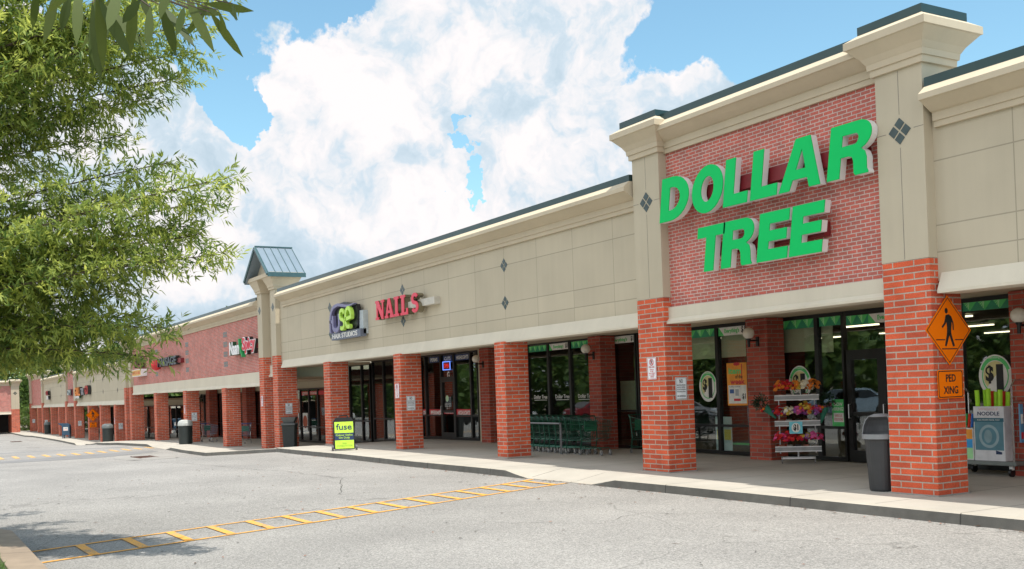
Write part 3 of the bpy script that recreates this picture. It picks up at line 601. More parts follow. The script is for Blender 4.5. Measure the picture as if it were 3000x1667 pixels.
# --- long brick section
NS=thing('store_building','long red brick parapet store front beyond the gabled tower, with grey square tiles','store building',(-60,0,-.45))
wall(NS,-74.83,-45.15,2.6,6.0,M_brickw); mold(NS,-74.7,-45.16,2.41,.2,.63); corn(NS,-74.83,-45.15,5.56,6.03,6.26); shell(NS,-74.83,-45.15,2.65,5.9)
for x in(-67.4,-59.6,-51.45): pillar(NS,x,.7,2.43)
for x,zz in((-51.25,(5.05,4.57,4.09,3.6)),(-59.2,(5.0,4.55,4.1,3.6)),(-67.2,(5.0,4.5,4.05,3.6))):
    for z in zz: square(NS,x,z,.16)
# --- far sections
SS=thing('store_building','pale stucco store front with two diamond rows beyond the second gabled tower','store building',(-90,0,-1.1))
M_wallS=stucco('far jointed stucco',CREAM,jx=3.2,jz=(3.8,2.85),x0=-81)
wall(SS,-101.3,-77.37,2.0,4.75,M_wallS); mold(SS,-101.2,-77.4,1.77); corn(SS,-101.2,-77.4,4.3,4.76,4.98); shell(SS,-101.4,-77.37,2.0,4.6)
for x in(-94.2,-88.1,-81.65): pillar(SS,x,.6,1.79)
for x in(-81,-87.4,-93.6):
    for z in(3.8,2.85): diamond(SS,x,z,.2)
PS=thing('store_building','narrow brick pavilion between two capped cream columns far down the row','store building',(-104.8,0,-1.13))
pavilion(PS,-108.25,-101.4,.9,2.26,5.15,5.72,1.75,5.0,5.5,5.7,.3); shell(PS,-108.25,-101.4,2.0,5.3)
S1=thing('store_building','farthest pale stucco store front between the two brick pavilions','store building',(-117,0,-1.13))
wall(S1,-126.7,-108.25,2.0,4.75,stucco('farthest stucco',CREAM,jx=3.2,jz=(3.8,2.85),x0=-112.3)); mold(S1,-126.6,-108.3,1.72); corn(S1,-126.6,-108.3,4.3,4.78,4.98); shell(S1,-126.7,-108.25,2.0,4.6)
for x in(-119.6,-113.3): pillar(S1,x,.6,1.74)
for z in(3.8,2.85): diamond(S1,-112.4,z,.2)
PE=thing('store_building','last brick pavilion at the far end of the row, beside the trees','store building',(-133.5,0,-1.15))
pavilion(PE,-140.2,-126.7,.9,2.24,5.15,5.75,1.68,5.0,5.55,5.72,.3); shell(PE,-140.2,-126.7,2.0,5.3); pillar(PE,-132,.7,1.7)
# --- wing at right angles that closes the row on the far left
EB=thing('wing_building','sunlit brick wing facing the road at the far left, with one cream capped column','building',(-139,-1.2,0),R(90))
def gl(z): return z
_g=g
def g(x): return -1.2
pavilion(EB,-12,0,.9,1.62,4.45,5.1,1.03,4.45,4.95,5.12,.32)
pavilion(EB,-24.5,-12.5,.9,1.62,4.45,5.1,1.03,4.45,4.95,5.12,.32)
b=MB(); b.box(-30,-.9,.61,14,4.5,4.8); b.build('roof',M_roof,EB)
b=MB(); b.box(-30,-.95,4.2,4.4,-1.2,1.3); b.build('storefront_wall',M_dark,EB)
b=MB(); b.box(-30,-.9,.55,4.2,1.25,1.35); b.build('canopy_ceiling',M_soff,EB)
b=MB(); b.box(-.9,-.7,.73,14,-1.25,4.7); b.build('side_wall',M_brick,EB)
g=_g
#@@FRONTS
# ------------------------------------------------------------------ store fronts under the canopy
M_grn=mat('green vinyl',(.10,.62,.17),.5); M_grl=mat('light green vinyl',(.40,.80,.38),.5); M_grd=mat('dark green vinyl',(.03,.30,.15),.5)
M_paper=mat('white vinyl',(.82,.81,.76),.6); M_ink=mat('black ink',(.015,.015,.015),.6); M_red=mat('red vinyl',(.62,.03,.04),.5)
M_orange=mat('orange poster ink',(.88,.33,.03),.5); M_gold=mat('pale yellow ink',(.72,.66,.30),.6); M_blind=mat('beige window blind',(.66,.66,.50),.8,0,.06,2)
def banner(wd,x0,x1,z0,z1,y,kind):
    b=MB(); yy=y-.012
    if kind=='zig':
        b.box(x0,x1,yy,yy+.004,z0,z1); H=z1-z0; n=max(2,round((x1-x0)/(H*1.55))); W_=(x1-x0)/n
        for i in range(n):
            a=x0+i*W_; b.mt(1); b.prism([(a,z1),(a+W_*.5,z0),(a+W_,z1)],yy-.002,yy); b.mt(2)
            for k in range(1,5):
                t=k/5; b.prism([(a+W_*.5*t-.006,z1-H*t),(a+W_*.5*t+.012,z1-H*t),(a+W_*.5*t+W_*.5*(1-t),z1-.002),(a+W_*.5*t+W_*.5*(1-t)-.02,z1-.002)],yy-.003,yy-.002)
                b.prism([(a+W_*.5*t-.008,z0),(a+W_*.5*t+.006,z0),(a+.5*W_*t*.0+W_*.5*t*.5,z0+H*(1-t*.5)*.0+.002),(a+W_*.5*t*.5,z0+.002)],yy-.003,yy-.002)
            b.mt(0)
        b.build('banner_decal',[M_grd,M_grn,M_grl],wd)
    else:
        b.box(x0,x1,yy,yy+.004,z0,z1); H=z1-z0; b.mt(1); b.prism([(x0,z0),(x0+H*.9,z0),(x0,z1)],yy-.002,yy)
        b.text("Everything's",((x0+x1)/2-.02,yy-.003,(z0+z1)/2-.01),FX,FZ,H*.62,(x1-x0)*.52,.001,.03)
        b.mt(2); b.text("$1",(x1-H*.55,yy-.003,(z0+z1)/2),FX,FZ,H*.8,H*.6,.001,.03); b.build('banner_decal',[M_paper,M_grn,M_ink],wd)
def dollar_disc(par,x,z,r,y,ux=FX,nm='price_decal',sx=.86):
    """white disc with green ring and a big $1"""
    o=Vector((x,y,z)); ux=Vector(ux); nn=ux.cross(Vector(FZ))
    b=MB()
    def disc(r0,r1,off,mi,a0=0,a1=360):
        n=40; vs=[];fs=[]
        for i in range(n+1):
            t=R(a0+(a1-a0)*i/n)
            for rr in(r0,r1): vs.append(o+ux*(rr*math.cos(t)*sx)+Vector(FZ)*(rr*math.sin(t))+nn*off)
        for i in range(n): fs.append((2*i,2*i+1,2*i+3,2*i+2))
        b.mt(mi).add(vs,fs)
    disc(0.001,r,0,0); disc(r*.80,r*.93,.002,1,20,160); disc(r*.74,r*.80,.002,1); disc(0.001,r*.7,.002,3,45,225)
    b.mt(2); b.text('1',o+ux*r*.28*sx+nn*.006-Vector(FZ)*r*.1,ux,FZ,r*1.3,r*.42*sx,.001,.05); b.text('$',o-ux*r*.33*sx+nn*.006+Vector(FZ)*r*.08,ux,FZ,r*.85,r*.5*sx,.001,.04)
    b.mt(0); b.text("everything's",o+nn*.007+Vector(FZ)*r*.86,ux,FZ,r*.13,r*.8*sx,.001)
    return b.build(nm,[M_paper,M_grn,M_ink,M_gold],par)
# green letter store windows
w1=bays(DT,[-21.3,-20.1,-18.98],3.3,rail=[.78])
banner(w1[0],-21.25,-20.17,3.03,3.24,4.19,'zig'); banner(w1[1],-20.04,-19.02,3.02,3.25,4.19,'txt')
for i,wd in enumerate(w1):
    a,c=((-21.24,-20.16),(-20.04,-19.04))[i]; b=MB(); b.box(a,c,4.26,4.28,2.48,3.2); b.build('blind',M_blind,wd)
dollar_disc(w1[0],-20.52,1.77,.39,4.19)
b=MB(); y=4.18; b.box(-19.79,-19.07,y,y+.006,1.28,2.33); b.mt(1).box(-19.75,-19.11,y-.002,y,1.33,1.78); b.mt(2).text('item',(-19.5,y-.003,2.13),FX,FZ,.15,.44,.001,.03); b.mt(3).text('of the',(-19.36,y-.003,1.99),FX,FZ,.09,.26,.001,.02); b.mt(4).text('week',(-19.41,y-.003,1.87),FX,FZ,.14,.52,.001,.03)
b.prism([(-19.43+.13*(1 if k%2 else .8)*math.cos(k*math.pi/10),2.30+.05*(1 if k%2 else .75)*math.sin(k*math.pi/10)) for k in range(20)],y-.002,y-.0); b.box(-19.27,-19.24,y-.002,y,1.8,2.3)
b.mt(3).text('Bubbles Summer',(-19.52,y-.003,1.745),FX,FZ,.03,.4,.001); b.mt(5).box(-19.7,-19.55,y-.003,y-.002,1.58,1.68); b.mt(3).text('$1',(-19.2,y-.003,1.5),FX,FZ,.15,.12,.001,.03); b.mt(4).box(-19.56,-19.32,y-.003,y-.002,1.39,1.45); b.mt(6).box(-19.5,-19.38,y-.003,y-.002,1.52,1.68)
b.build('poster',[M_orange,M_paper,M_grn,M_ink,M_red,mat('blue ink',(.05,.12,.35),.6),mat('grey ink',(.4,.42,.44),.6)],w1[1])
b=MB(); b.box(-20.32,-20.12,4.22,4.226,.12,1.0); b.mt(1).box(-20.28,-20.13,4.216,4.22,.42,.68); b.build('poster',[mat('pale blue notice',(.62,.72,.74),.6),mat('yellow notice',(.78,.66,.16),.6)],w1[0])
b=MB(); b.box(-20.03,-19.72,4.22,4.226,.12,1.0); b.mt(1).box(-20.0,-19.76,4.216,4.22,.42,.68); b.mt(2).box(-20.03,-19.05,4.3,4.33,.30,.35); b.build('poster',[MATS['pale blue notice'],MATS['yellow notice'],M_grn],w1[1])
w2=bays(DT,[-18.0,-16.78,-16.0],3.3,rail=[.78])
banner(w2[0],-17.93,-16.85,3.03,3.24,4.19,'zig'); banner(w2[1],-16.7,-16.07,3.03,3.24,4.19,'zig')
b=MB(); b.box(-17.93,-16.85,4.26,4.28,2.5,3.2); b.build('blind',M_blind,w2[0]); b=MB(); b.box(-16.72,-16.4,4.26,4.28,2.45,3.2); b.build('blind',M_blind,w2[1])
dollar_disc(w2[0],-17.36,1.78,.40,4.19)
b=MB(); b.box(-16.42,-16.06,4.18,4.186,.80,1.4); b.mt(1).text('NOW\nHIRING!',(-16.24,4.176,1.24),FX,FZ,.18,.32,.001,.02); b.box(-16.38,-16.1,4.178,4.18,.9,1.1); b.mt(2).text('VARIOUS\nPOSITIONS',(-16.24,4.175,1.0),FX,FZ,.14,.24,.001); b.build('poster',[M_grn,M_paper,M_red],w2[1])
b=MB(); b.box(-15.93,-14.08,4.14,4.26,3.2,3.3); b.box(-15.93,-14.08,4.14,4.26,2.36,2.46); fr=b.build('door_transom',M_black,DT)
b=MB(); b.box(-15.93,-14.08,4.196,4.204,2.46,3.2); b.build('pane',M_glass,fr); banner(fr,-15.9,-15.3,3.0,3.22,4.16,'zig'); banner(fr,-15.3,-14.2,3.0,3.22,4.16,'txt')
b=MB(); b.text('Welcome to',(-15.1,4.23,2.8),FX,FZ,.05,.3,.001); b.text('DOLLAR TREE',(-15.1,4.23,2.68),FX,FZ,.11,1.1,.001,.02); b.build('welcome_lettering',mat('faded green ink',(.12,.2,.14),.7),fr)
door(DT,-15.93,-15.0,2.36); door(DT,-15.0,-14.07,2.36)
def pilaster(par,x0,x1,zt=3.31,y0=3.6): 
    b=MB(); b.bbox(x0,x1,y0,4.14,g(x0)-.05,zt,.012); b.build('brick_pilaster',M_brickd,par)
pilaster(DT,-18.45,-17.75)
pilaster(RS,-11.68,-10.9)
M_tube=mat('fluorescent tube',(1,.86,.6),.5,emit=2.2)
for i in range(13):
    for yy in(5.7,9.5,14.5,20):
        xx=-27+i*2.9+.3; par=DT if -17.8<xx<-12 else (RS if xx>=-12 else WS); b=MB(); b.box(xx,xx+1.25,yy,yy+.13,3.29,3.33); b.build('ceiling_light',M_tube,par)
bays(DT,[-14.06,-13.12],3.3,rail=[.6]); wr=bays(RS,[-13.1,-11.7],3.3,rail=[.6]); banner(wr[0],-13.04,-11.76,3.06,3.25,4.19,'zig')
w3=bays(RS,[-10.9,-9.6,-8.2,-6.8,-5.4,-4,-2.6,-1.2,.2,1.6],3.3,rail=[.6])
for i,wd in enumerate(w3[:4]): banner(wd,-10.84+1.35*i,-9.7+1.35*i,3.06,3.25,4.19,'zig')
dollar_disc(wr[0],-12.27,1.80,.40,4.0)
# middle section windows
w4=bays(WS,[-29.9,-29.32,-28.05,-26.8,-25.0],3.35,rail=[.95])
banner(w4[1],-29.24,-28.12,3.06,3.25,4.19,'zig'); banner(w4[2],-27.98,-26.88,3.06,3.26,4.19,'txt'); banner(w4[3],-26.72,-25.6,3.06,3.26,4.19,'zig')
for i,wd in enumerate(w4[1:4]):
    b=MB(); b.text('Dollar Tree',(-28.62+i*1.28,4.19,1.6),FX,FZ,.12,.8,.001,.01); b.box(-29.0+i*1.28,-28.24+i*1.28,4.19,4.191,1.49,1.505); b.build('lettering',M_paper,wd)
pilaster(WS,-25.0,-24.4)
w5=bays(WS,[-24.95,-23.45],3.37,rail=[1.15]); banner(w5[0],-24.86,-23.52,3.08,3.28,4.19,'txt')
b=MB(); b.box(-24.7,-23.55,4.5,4.52,1.1,2.0); b.build('shelf_back',mat('pale green board',(.42,.50,.36),.8),w5[0])
w6=bays(WS,[-23.4,-21.4],3.37,rail=[.78])
pilaster(WS,-31.6,-30.95)
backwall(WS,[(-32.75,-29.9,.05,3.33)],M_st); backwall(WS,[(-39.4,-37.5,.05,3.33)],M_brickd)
w7=bays(WS,[-37.5,-37.05,-35.7],3.33,rail=[.98]); w8=bays(WS,[-34.6,-33.3,-32.75],3.33,rail=[.98])
w7.append(window(WS,-35.7,-34.6,2.35,3.33)); door(WS,-35.7,-34.6,2.35)
def word(par,s_,x,z,h,wd_,mats=(None,),pad=True,col=M_red):
    b=MB()
    if pad: b.box(x-wd_/2-.12,x+wd_/2+.12,4.186,4.19,z-h*.8,z+h*.8)
    b.mt(1).text(s_,(x,4.183,z),FX,FZ,h,wd_,.001,.03); b.build('lettering',[col,M_paper],par)
M_navy=mat('navy banner',(.02,.05,.16),.5)
for i,(wd,s_,x) in enumerate(((w7[0],'OR',-37.28),(w7[1],'PERMS',-36.3),(w8[0],'HIGHLIGHTS',-33.95))): word(wd,s_,x,1.08,.17,(.3,.85,.95)[i])
word(w7[2],'WALK-INS WELCOME',-35.15,1.09,.07,.7)
for wd,s_,x,ww in((w7[1],'PERMS',-36.3,.6),(w7[2],'CUTS',-35.15,.5),(w8[0],'HIGHLIGHTS',-33.95,.95)): word(wd,s_,x,3.12,.14,ww,col=M_navy)
b=MB(); b.text('G',(-35.05,4.15,2.12+.38),FX,FZ,.26,.2,.002,.03); b.build('suite_letter',M_paper,w7[2])
nb=MB(); nb.box(-35.4,-34.85,4.13,4.15,2.72,2.98); nb.mt(1).tube([(-35.42,4.12,2.7),(-34.83,4.12,2.7),(-34.83,4.12,3.0),(-35.42,4.12,3.0)],.018,6,True); nb.mt(2).text('OPEN',(-35.12,4.12,2.85),FX,FZ,.15,.42,.004,.02)
nb.build('neon_sign',[mat('neon backing',(.25,.01,.02),.5),mat('blue neon tube',(.15,.3,1),.4,emit=.8),mat('red neon tube',(.8,.03,.03),.4,emit=.4)],w7[2])
b=MB(); b.lathe([(.001,0),(.12,0),(.12,.004),(.001,.004)],-35.1,4.09,24,'y',1.62); b.build('door_sticker',mat('pale green sticker',(.5,.7,.45),.6),WS)
b=MB(); b.text('HAIR CUTS\nMON - SAT\n10 - 7',(-35.1,4.12,1.33),FX,FZ,.22,.5,.001); b.build('opening_hours',M_paper,WS)
w9=bays(WS,[-45.0,-43.65,-42.4,-41.2,-40.1,-39.4][2:],3.33,rail=[.82]); 
# brick section fronts
backwall(NS,[(-74.8,-45.2,2.3,2.66)],M_st)
nb_=bays(NS,[-74.6,-73.2,-71.8,-70.4,-69,-67.5,-66,-64.6,-63.2,-61.8,-60.4,-59,-57.5,-56],2.3,rail=[.4])
n2=bays(NS,[-56,-54.7,-53.35,-52,-50.7,-49.4,-48.1,-46.8,-45.3],2.3,rail=[.35])
word(n2[3],'ALTERATIONS',-51.3,2.05,.12,.8); word(n2[4],'DRY CLEAN TODAY',-50.0,2.05,.12,.95)
bb_=MB(); bb_.box(-49.3,-48.2,4.186,4.19,1.95,2.15); bb_.build('lettering',M_red,n2[5])
for k,xx in enumerate((-52.65,-51.35)):
    b=MB(); b.box(xx-.36,xx+.36,4.17,4.176,.15,1.05); b.mt(1).lathe([(.001,0),(.33,0),(.33,.003),(.001,.003)],xx,4.165,28,'y',.6); b.build('poster',[M_paper,mat('rust red ink',(.42,.08,.03),.6)],n2[2+k])
t1w=bays(T1,[-45.1,-43.65,-42.65],3.25,rail=[.7])
pilaster(NS,-69.0,-68.2,2.6); pilaster(NS,-60.6,-59.8,2.6)
for par,a,c,zt in((SS,-101,-77.6,1.6),(PS,-107.5,-102,1.6),(S1,-126,-108.5,1.55),(PE,-139.5,-127.3,1.5)):
    n=max(2,int((c-a)/2.6)); bays(par,[a+(c-a)*i/n for i in range(n+1)],zt,rail=[-.2]); backwall(par,[(a-.5,c+.5,zt,2.05)],M_st)
#@@SIGNS
# ------------------------------------------------------------------ channel letter signs
def arc(cx,cy,rx,ry,a0,a1,n=14): return [(cx+rx*math.cos(R(a0+(a1-a0)*i/n)),cy+ry*math.sin(R(a0+(a1-a0)*i/n))) for i in range(n+1)]
def ribbon(pts,w_):
    L=[];Rr=[]
    for i,p in enumerate(pts):
        a=pts[max(0,i-1)]; b=pts[min(len(pts)-1,i+1)]; dx,dy=b[0]-a[0],b[1]-a[1]; d=math.hypot(dx,dy) or 1; ww=w_[i] if isinstance(w_,list) else w_
        nx,ny=-dy/d*ww/2,dx/d*ww/2; L.append((p[0]+nx,p[1]+ny)); Rr.append((p[0]-nx,p[1]-ny))
    return L+Rr[::-1]
def glyph(ch,W_,s=.30,v=.24):
    """heavy sans glyph outlines in a box W_ x 1; s stem width, v bar height"""
    if ch=='L': return [[(0,0),(W_,0),(W_,v),(s,v),(s,1),(0,1)]]
    if ch=='T': a=(W_-s)/2; return [[(a,0),(a+s,0),(a+s,1-v),(W_,1-v),(W_,1),(0,1),(0,1-v),(a,1-v)]]
    if ch=='E': return [[(0,0),(W_,0),(W_,v),(s,v),(s,.5-v*.42),(W_*.93,.5-v*.42),(W_*.93,.5+v*.5),(s,.5+v*.5),(s,1-v),(W_*.98,1-v),(W_*.98,1),(0,1)]]
    if ch=='A': m=W_/2; t=.19; return [[(0,0),(s*.95,0),(s*.95+.07,.2),(W_-s*.95-.07,.2),(W_-s*.95,0),(W_,0),(m+t,1),(m-t,1)],[(m-.13,.39),(m,.78),(m+.13,.39)]]
    if ch=='D': rx=W_*.62; return [[(0,0),(W_-rx,0)]+arc(W_-rx,.5,rx,.5,-90,90)+[(0,1)],[(s,v),(s,1-v)]+arc(W_-rx,.5,rx-s,.5-v,90,-90)]
    if ch=='O': return [arc(W_/2,.5,W_/2,.52,0,350,30),arc(W_/2,.5,W_/2-s*.98,.52-v*1.02,350,0,30)]
    if ch=='R':
        r=.28; return [[(0,0),(s,0),(s,.38),(W_*.48,.38),(W_*.58,.35),(W_*.62,.28),(W_*.66,.04),(W_*.70,0),(W_,0),(W_,.03),(W_*.96,.09),(W_*.93,.3),(W_*.88,.41),(W_*.78,.475)]+arc(W_-.30,.735,.30,.265,-55,90,10)+[(0,1)],
                       [(s,.58),(s,1-v*.9)]+arc(W_*.62,.68,.085,.1,90,-90,8)]
    if ch=='I': return [[(0,0),(s,0),(s,1),(0,1)]]
def letter(par,splines,x,z,w_,h,y0,dep,mf,mr,shear=.16,xs=1):
    """one channel letter: coloured face, rim and returns as sub-part"""
    sp=[[(x+(a*xs+shear*b)*h,z+b*h) for a,b in q] for q in splines]
    f=MB(); f.curve(sp,(0,y0-.012,0),FX,FZ,.02); fo=f.build('letter',mf,par)
    r=MB(); r.curve(sp,(0,y0+dep/2,0),FX,FZ,dep); r.build('letter_return',mr,fo); return fo
M_sgn=mat('green letter face',(.004,.55,.13),.6,0,.03,1,0,.15); M_ret=mat('white letter return',(.72,.70,.68),.5,0,.05,3)
M_race=mat('dark red raceway',(.20,.014,.02),.5)
SG=thing('letter_sign','large green illuminated letters on two lines high on the brick wall','shop sign',(-14.1,-.1,4.0))
def lsign(word_,x0s,ws,z,h):
    for ch,x,w_ in zip(word_,x0s,ws): letter(SG,glyph(ch,w_/h),x,z,w_,h,-.14,.13,M_sgn,M_ret)
lsign('DOLLAR',[-16.80,-15.83,-14.90,-14.17,-13.45,-12.34],[.86,.88,.64,.66,.96,.86],5.14,.87)
lsign('TREE',[-15.76,-15.02,-14.06,-13.26],[.78,.82,.74,.74],4.00,.86)
b=MB(); b.box(-16.4,-11.7,.04,.2,5.44,5.70); b.box(-15.4,-12.62,.04,.2,4.30,4.54); b.build('raceway',M_race,SG)
# nail salon sign
def serif(ch):
    t,th=.16,.13
    if ch=='I': return [[(0,0),(.42,0),(.42,th),(.32,th),(.32,1-th),(.42,1-th),(.42,1),(0,1),(0,1-th),(.10,1-th),(.10,th),(0,th)]],.42
    if ch=='L': return [[(0,0),(.62,0),(.62,.32),(.50,.32),(.46,th),(.32,th),(.32,1-th),(.42,1-th),(.42,1),(0,1),(0,1-th),(.10,1-th),(.10,th),(0,th)]],.62
    if ch=='N': return [[(0,0),(.30,0),(.30,th),(.20,th),(.20,.66),(.56,0),(.72,0),(.72,1-th),(.80,1-th),(.80,1),(.50,1),(.50,1-th),(.60,1-th),(.60,.42),(.28,1),(0,1),(0,1-th),(.08,1-th),(.08,th),(0,th)]],.80
    if ch=='A': return [[(0,0),(.30,0),(.30,th),(.24,th),(.27,.24),(.47,.24),(.50,th),(.44,th),(.44,0),(.80,0),(.80,th),(.73,th),(.47,1),(.30,1),(.08,th),(0,th)],[(.30,.38),(.37,.72),(.44,.38)]],.80
    if ch=='S':
        c=arc(.30,.70,.19,.20,25,270,14)+arc(.30,.30,.19,.20,90,-155,14)[1:]
        return [ribbon(c,.175)],.62
NL=thing('letter_sign','red serif letters of the nail salon between two diamond tiles','shop sign',(-30,-.1,4.2),group=None)
M_nred=mat('red letter face',(.72,.02,.06),.3,0,.05,2); M_bret=mat('polished bronze return',(.28,.25,.18),.25,.8,.2,3)
for ch,x in zip('NAILS',(-31.68,-30.93,-30.20,-29.72,-28.93)):
    sp,w_=serif(ch); letter(NL,sp,x,4.28,w_,.62,-.12,.2,M_nred,M_bret,0,1.42)
b=MB(); b.box(-30.9,-27.6,.0,.2,4.47,4.68); b.build('raceway',mat('cream raceway',(.55,.52,.45),.6),NL)
# hair studio sign
FS=thing('letter_sign','purple and lime hair studio sign with dark band beneath','shop sign',(-34.5,-.1,3.9))
M_pur=mat('lilac letter face',(.20,.19,.33),.4); M_lime=mat('lime letter face',(.50,.78,.10),.4)
yb=-.12; x0=-35.88; W2=2.55
b=MB(); b.curve([[(x0+.15,4.15),(x0+.15,4.6),(x0+.3,4.95),(x0+.65,5.13),(x0+1.2,5.16),(x0+1.8,5.06),(x0+2.35,4.98),(x0+2.45,4.7),(x0+2.4,4.25),(x0+2.2,4.15)]],(0,.02,0),FX,FZ,.14); b.build('backing_cabinet',mat('black sign cabinet',(.015,.015,.018),.4),FS)
b=MB(); b.box(x0,x0+2.75,-.10,.12,3.86,4.12); pl=b.build('name_band',mat('slate band',(.13,.15,.20),.5),FS)
b=MB(); b.text('HAIR STUDIOS',(x0+1.3,-.105,3.99),FX,FZ,.17,2.35,.01,.01); b.build('band_lettering',M_paper,pl)
def rib(par,pts,w_,m,nm='letter',yo=yb,d=.12):
    b=MB(); b.curve([ribbon([(x0+a,c) for a,c in pts],w_)],(0,yo,0),FX,FZ,d); return b.build(nm,m,par)
rib(FS,[(.1,4.12),(.1,4.5)]+[(.1+.55*(1-math.cos(R(t))),4.5+.55*math.sin(R(t))) for t in range(15,90,15)]+[(.9,5.08),(1.3,5.02),(1.9,4.95),(2.45,5.0)],[.12]*7+[.10,.09,.08,.02],M_pur)
rib(FS,[(.06,4.52),(.38,4.52)],.11,M_pur)
rib(FS,[(.42,4.72),(.42,4.4)]+[(.72-.3*math.cos(R(t)),4.38-.2*math.sin(R(t))) for t in range(20,180,20)]+[(1.02,4.4),(1.02,4.75)],.15,M_pur,yo=yb-.02)
rib(FS,[(1.33+.19*math.cos(R(t)),4.69+.165*math.sin(R(t))) for t in range(10,271,26)]+[(1.33+.2*math.cos(R(t)),4.36+.165*math.sin(R(t))) for t in range(75,-165,-24)],.12,M_lime,yo=yb-.03)
rib(FS,[(1.70,4.50),(2.24,4.55)]+[(1.97+.26*math.cos(R(t)),4.55+.33*math.sin(R(t))) for t in range(12,320,22)],.13,M_lime,yo=yb-.05)
b=MB(); b.box(x0+2.4,x0+2.75,.02,.2,3.95,4.75); b.build('raceway',mat('pale grey raceway',(.45,.50,.52),.5),FS)
# brick section signs
def tsign(label,parts,loc,race=None):
    t=thing('letter_sign',label,'shop sign',loc)
    for (s_,x,z,h,w_,mf,mr,dep) in parts:
        y0=-.10
        b=MB(); b.text(s_,(x,y0,z),FX,FZ,h,w_,.02,.03); fo=b.build('letter_face',mf,t)
        b=MB(); b.text(s_,(x,y0+.012+dep/2,z),FX,FZ,h*1.04,w_*1.02,dep,.05); b.build('letter_return',mr,fo)
    if race: b=MB(); b.box(*race); b.build('raceway',M_race,t)
    return t
M_dkg=mat('dark green return',(.02,.10,.04),.5); M_wf=mat('white letter face',(.85,.85,.85),.35); M_blk=mat('black return',(.02,.02,.02),.5)
tn=tsign('white and red curry house letters at the right end of the brick parapet',[('Naan',-48.65,4.25,.62,1.6,M_wf,M_dkg,.18)],(-47.3,-.1,3.9),(-49,-45.3,0,.2,4.1,4.3))
b=MB(); b.curve([ribbon([(-47.62,4.62),(-47.5,4.3),(-47.3,4.0),(-47.1,3.8)],.09)],(0,-.1,0),FX,FZ,.18); b.build('swoosh',mat('green neon swoosh',(.03,.35,.1),.4),tn)
b=MB(); b.text('Spicy',(-46.25,-.13,4.28),FX,FZ,.72,2.0,.02,.02); b.build('letter_face',mat('cherry letter face',(.72,.03,.07),.35),tn); b=MB(); b.text('Spicy',(-46.25,-.10,4.28),FX,FZ,.80,2.08,.03,.07); b.build('letter_outline',M_wf,tn); b=MB(); b.text('Spicy',(-46.25,.0,4.28),FX,FZ,.82,2.12,.16,.08); b.build('letter_return',M_blk,tn)
tm=tsign('black massage sign with a red emblem in front of the leaves on the brick wall',[('MASSAGE',-63.1,4.22,.5,4.9,mat('slate letter face',(.06,.07,.10),.3),M_blk,.2)],(-63.3,-.1,3.9),(-65.5,-59.9,0,.2,4.05,4.3))
b=MB(); b.ball((-66.2,-.05,4.13),.33); b.build('emblem',M_red,tm)
tl=tsign('red letters above a yellow light box at the left end of the brick wall',[('ALI',-71.8,4.5,.62,2.2,mat('maroon face',(.20,.01,.02),.4),M_blk,.2)],(-72.3,-.1,3.2))
b=MB(); b.box(-73.2,-70.2,-.18,.19,3.6,4.05); bx_=b.build('light_box',M_wf,tl); b=MB(); b.box(-73.1,-70.3,-.19,-.182,3.64,4.01); b.mt(1).text('BUFFET & GRILL',(-71.7,-.194,3.83),FX,FZ,.2,2.6,.004); b.build('light_box_face',[mat('amber panel',(.72,.45,.12),.5),M_red],bx_)
tsign('yellow and red letters of the far sign left of the grey panel',[('GRILL',-99.2,3.05,.75,3.2,mat('amber face',(.8,.25,.03),.4),M_blk,.25),('EXPRESS',-99.4,2.55,.22,2.6,M_wf,M_dkg,.15)],(-99,-.1,2.5))
t=tsign('grey panel with red box, right part of the far sign group',[('TAX',-96.3,3.0,.6,1.6,mat('grey face',(.35,.35,.38),.5),M_blk,.1),('GO',-94.0,3.1,.75,1.7,mat('brick red face',(.5,.03,.03),.4),M_blk,.3)],(-95,-.1,2.6))
tsign('pale letters on dark box high on the narrow brick pavilion',[('GYM',-104.6,3.05,.5,2.2,mat('pale teal face',(.45,.55,.55),.4),M_blk,.3)],(-104.6,-.1,2.8),(-106,-103,.02,.2,2.8,3.35))
tsign('small red and black sign on the farthest pale store front',[('CAFE',-121.5,3.25,.45,1.9,mat('deep red face',(.35,.02,.03),.4),M_blk,.2),('BAR',-121.0,2.75,.4,1.4,M_wf,M_blk,.2)],(-121.3,-.1,2.6))
#@@SMALL
# ------------------------------------------------------------------ notice signs on pillars
M_alu=mat('reflective white sign',(.78,.82,.85),.45); M_sor=mat('orange sign sheeting',(1.0,.205,.003),.8,0,.03,2,0,.1)
def rounded(x0,x1,z0,z1,r,n=4):
    P_=[]
    for (cx,cz,a) in((x1-r,z1-r,0),(x0+r,z1-r,90),(x0+r,z0+r,180),(x1-r,z0+r,270)):
        P_+=[(cx+r*math.cos(R(a+90*i/n)),cz+r*math.sin(R(a+90*i/n))) for i in range(n+1)]
    return P_
def local_thing(name,label,cat,group=None):
    o=thing(name,label,cat,(0,0,0),0,group); return o
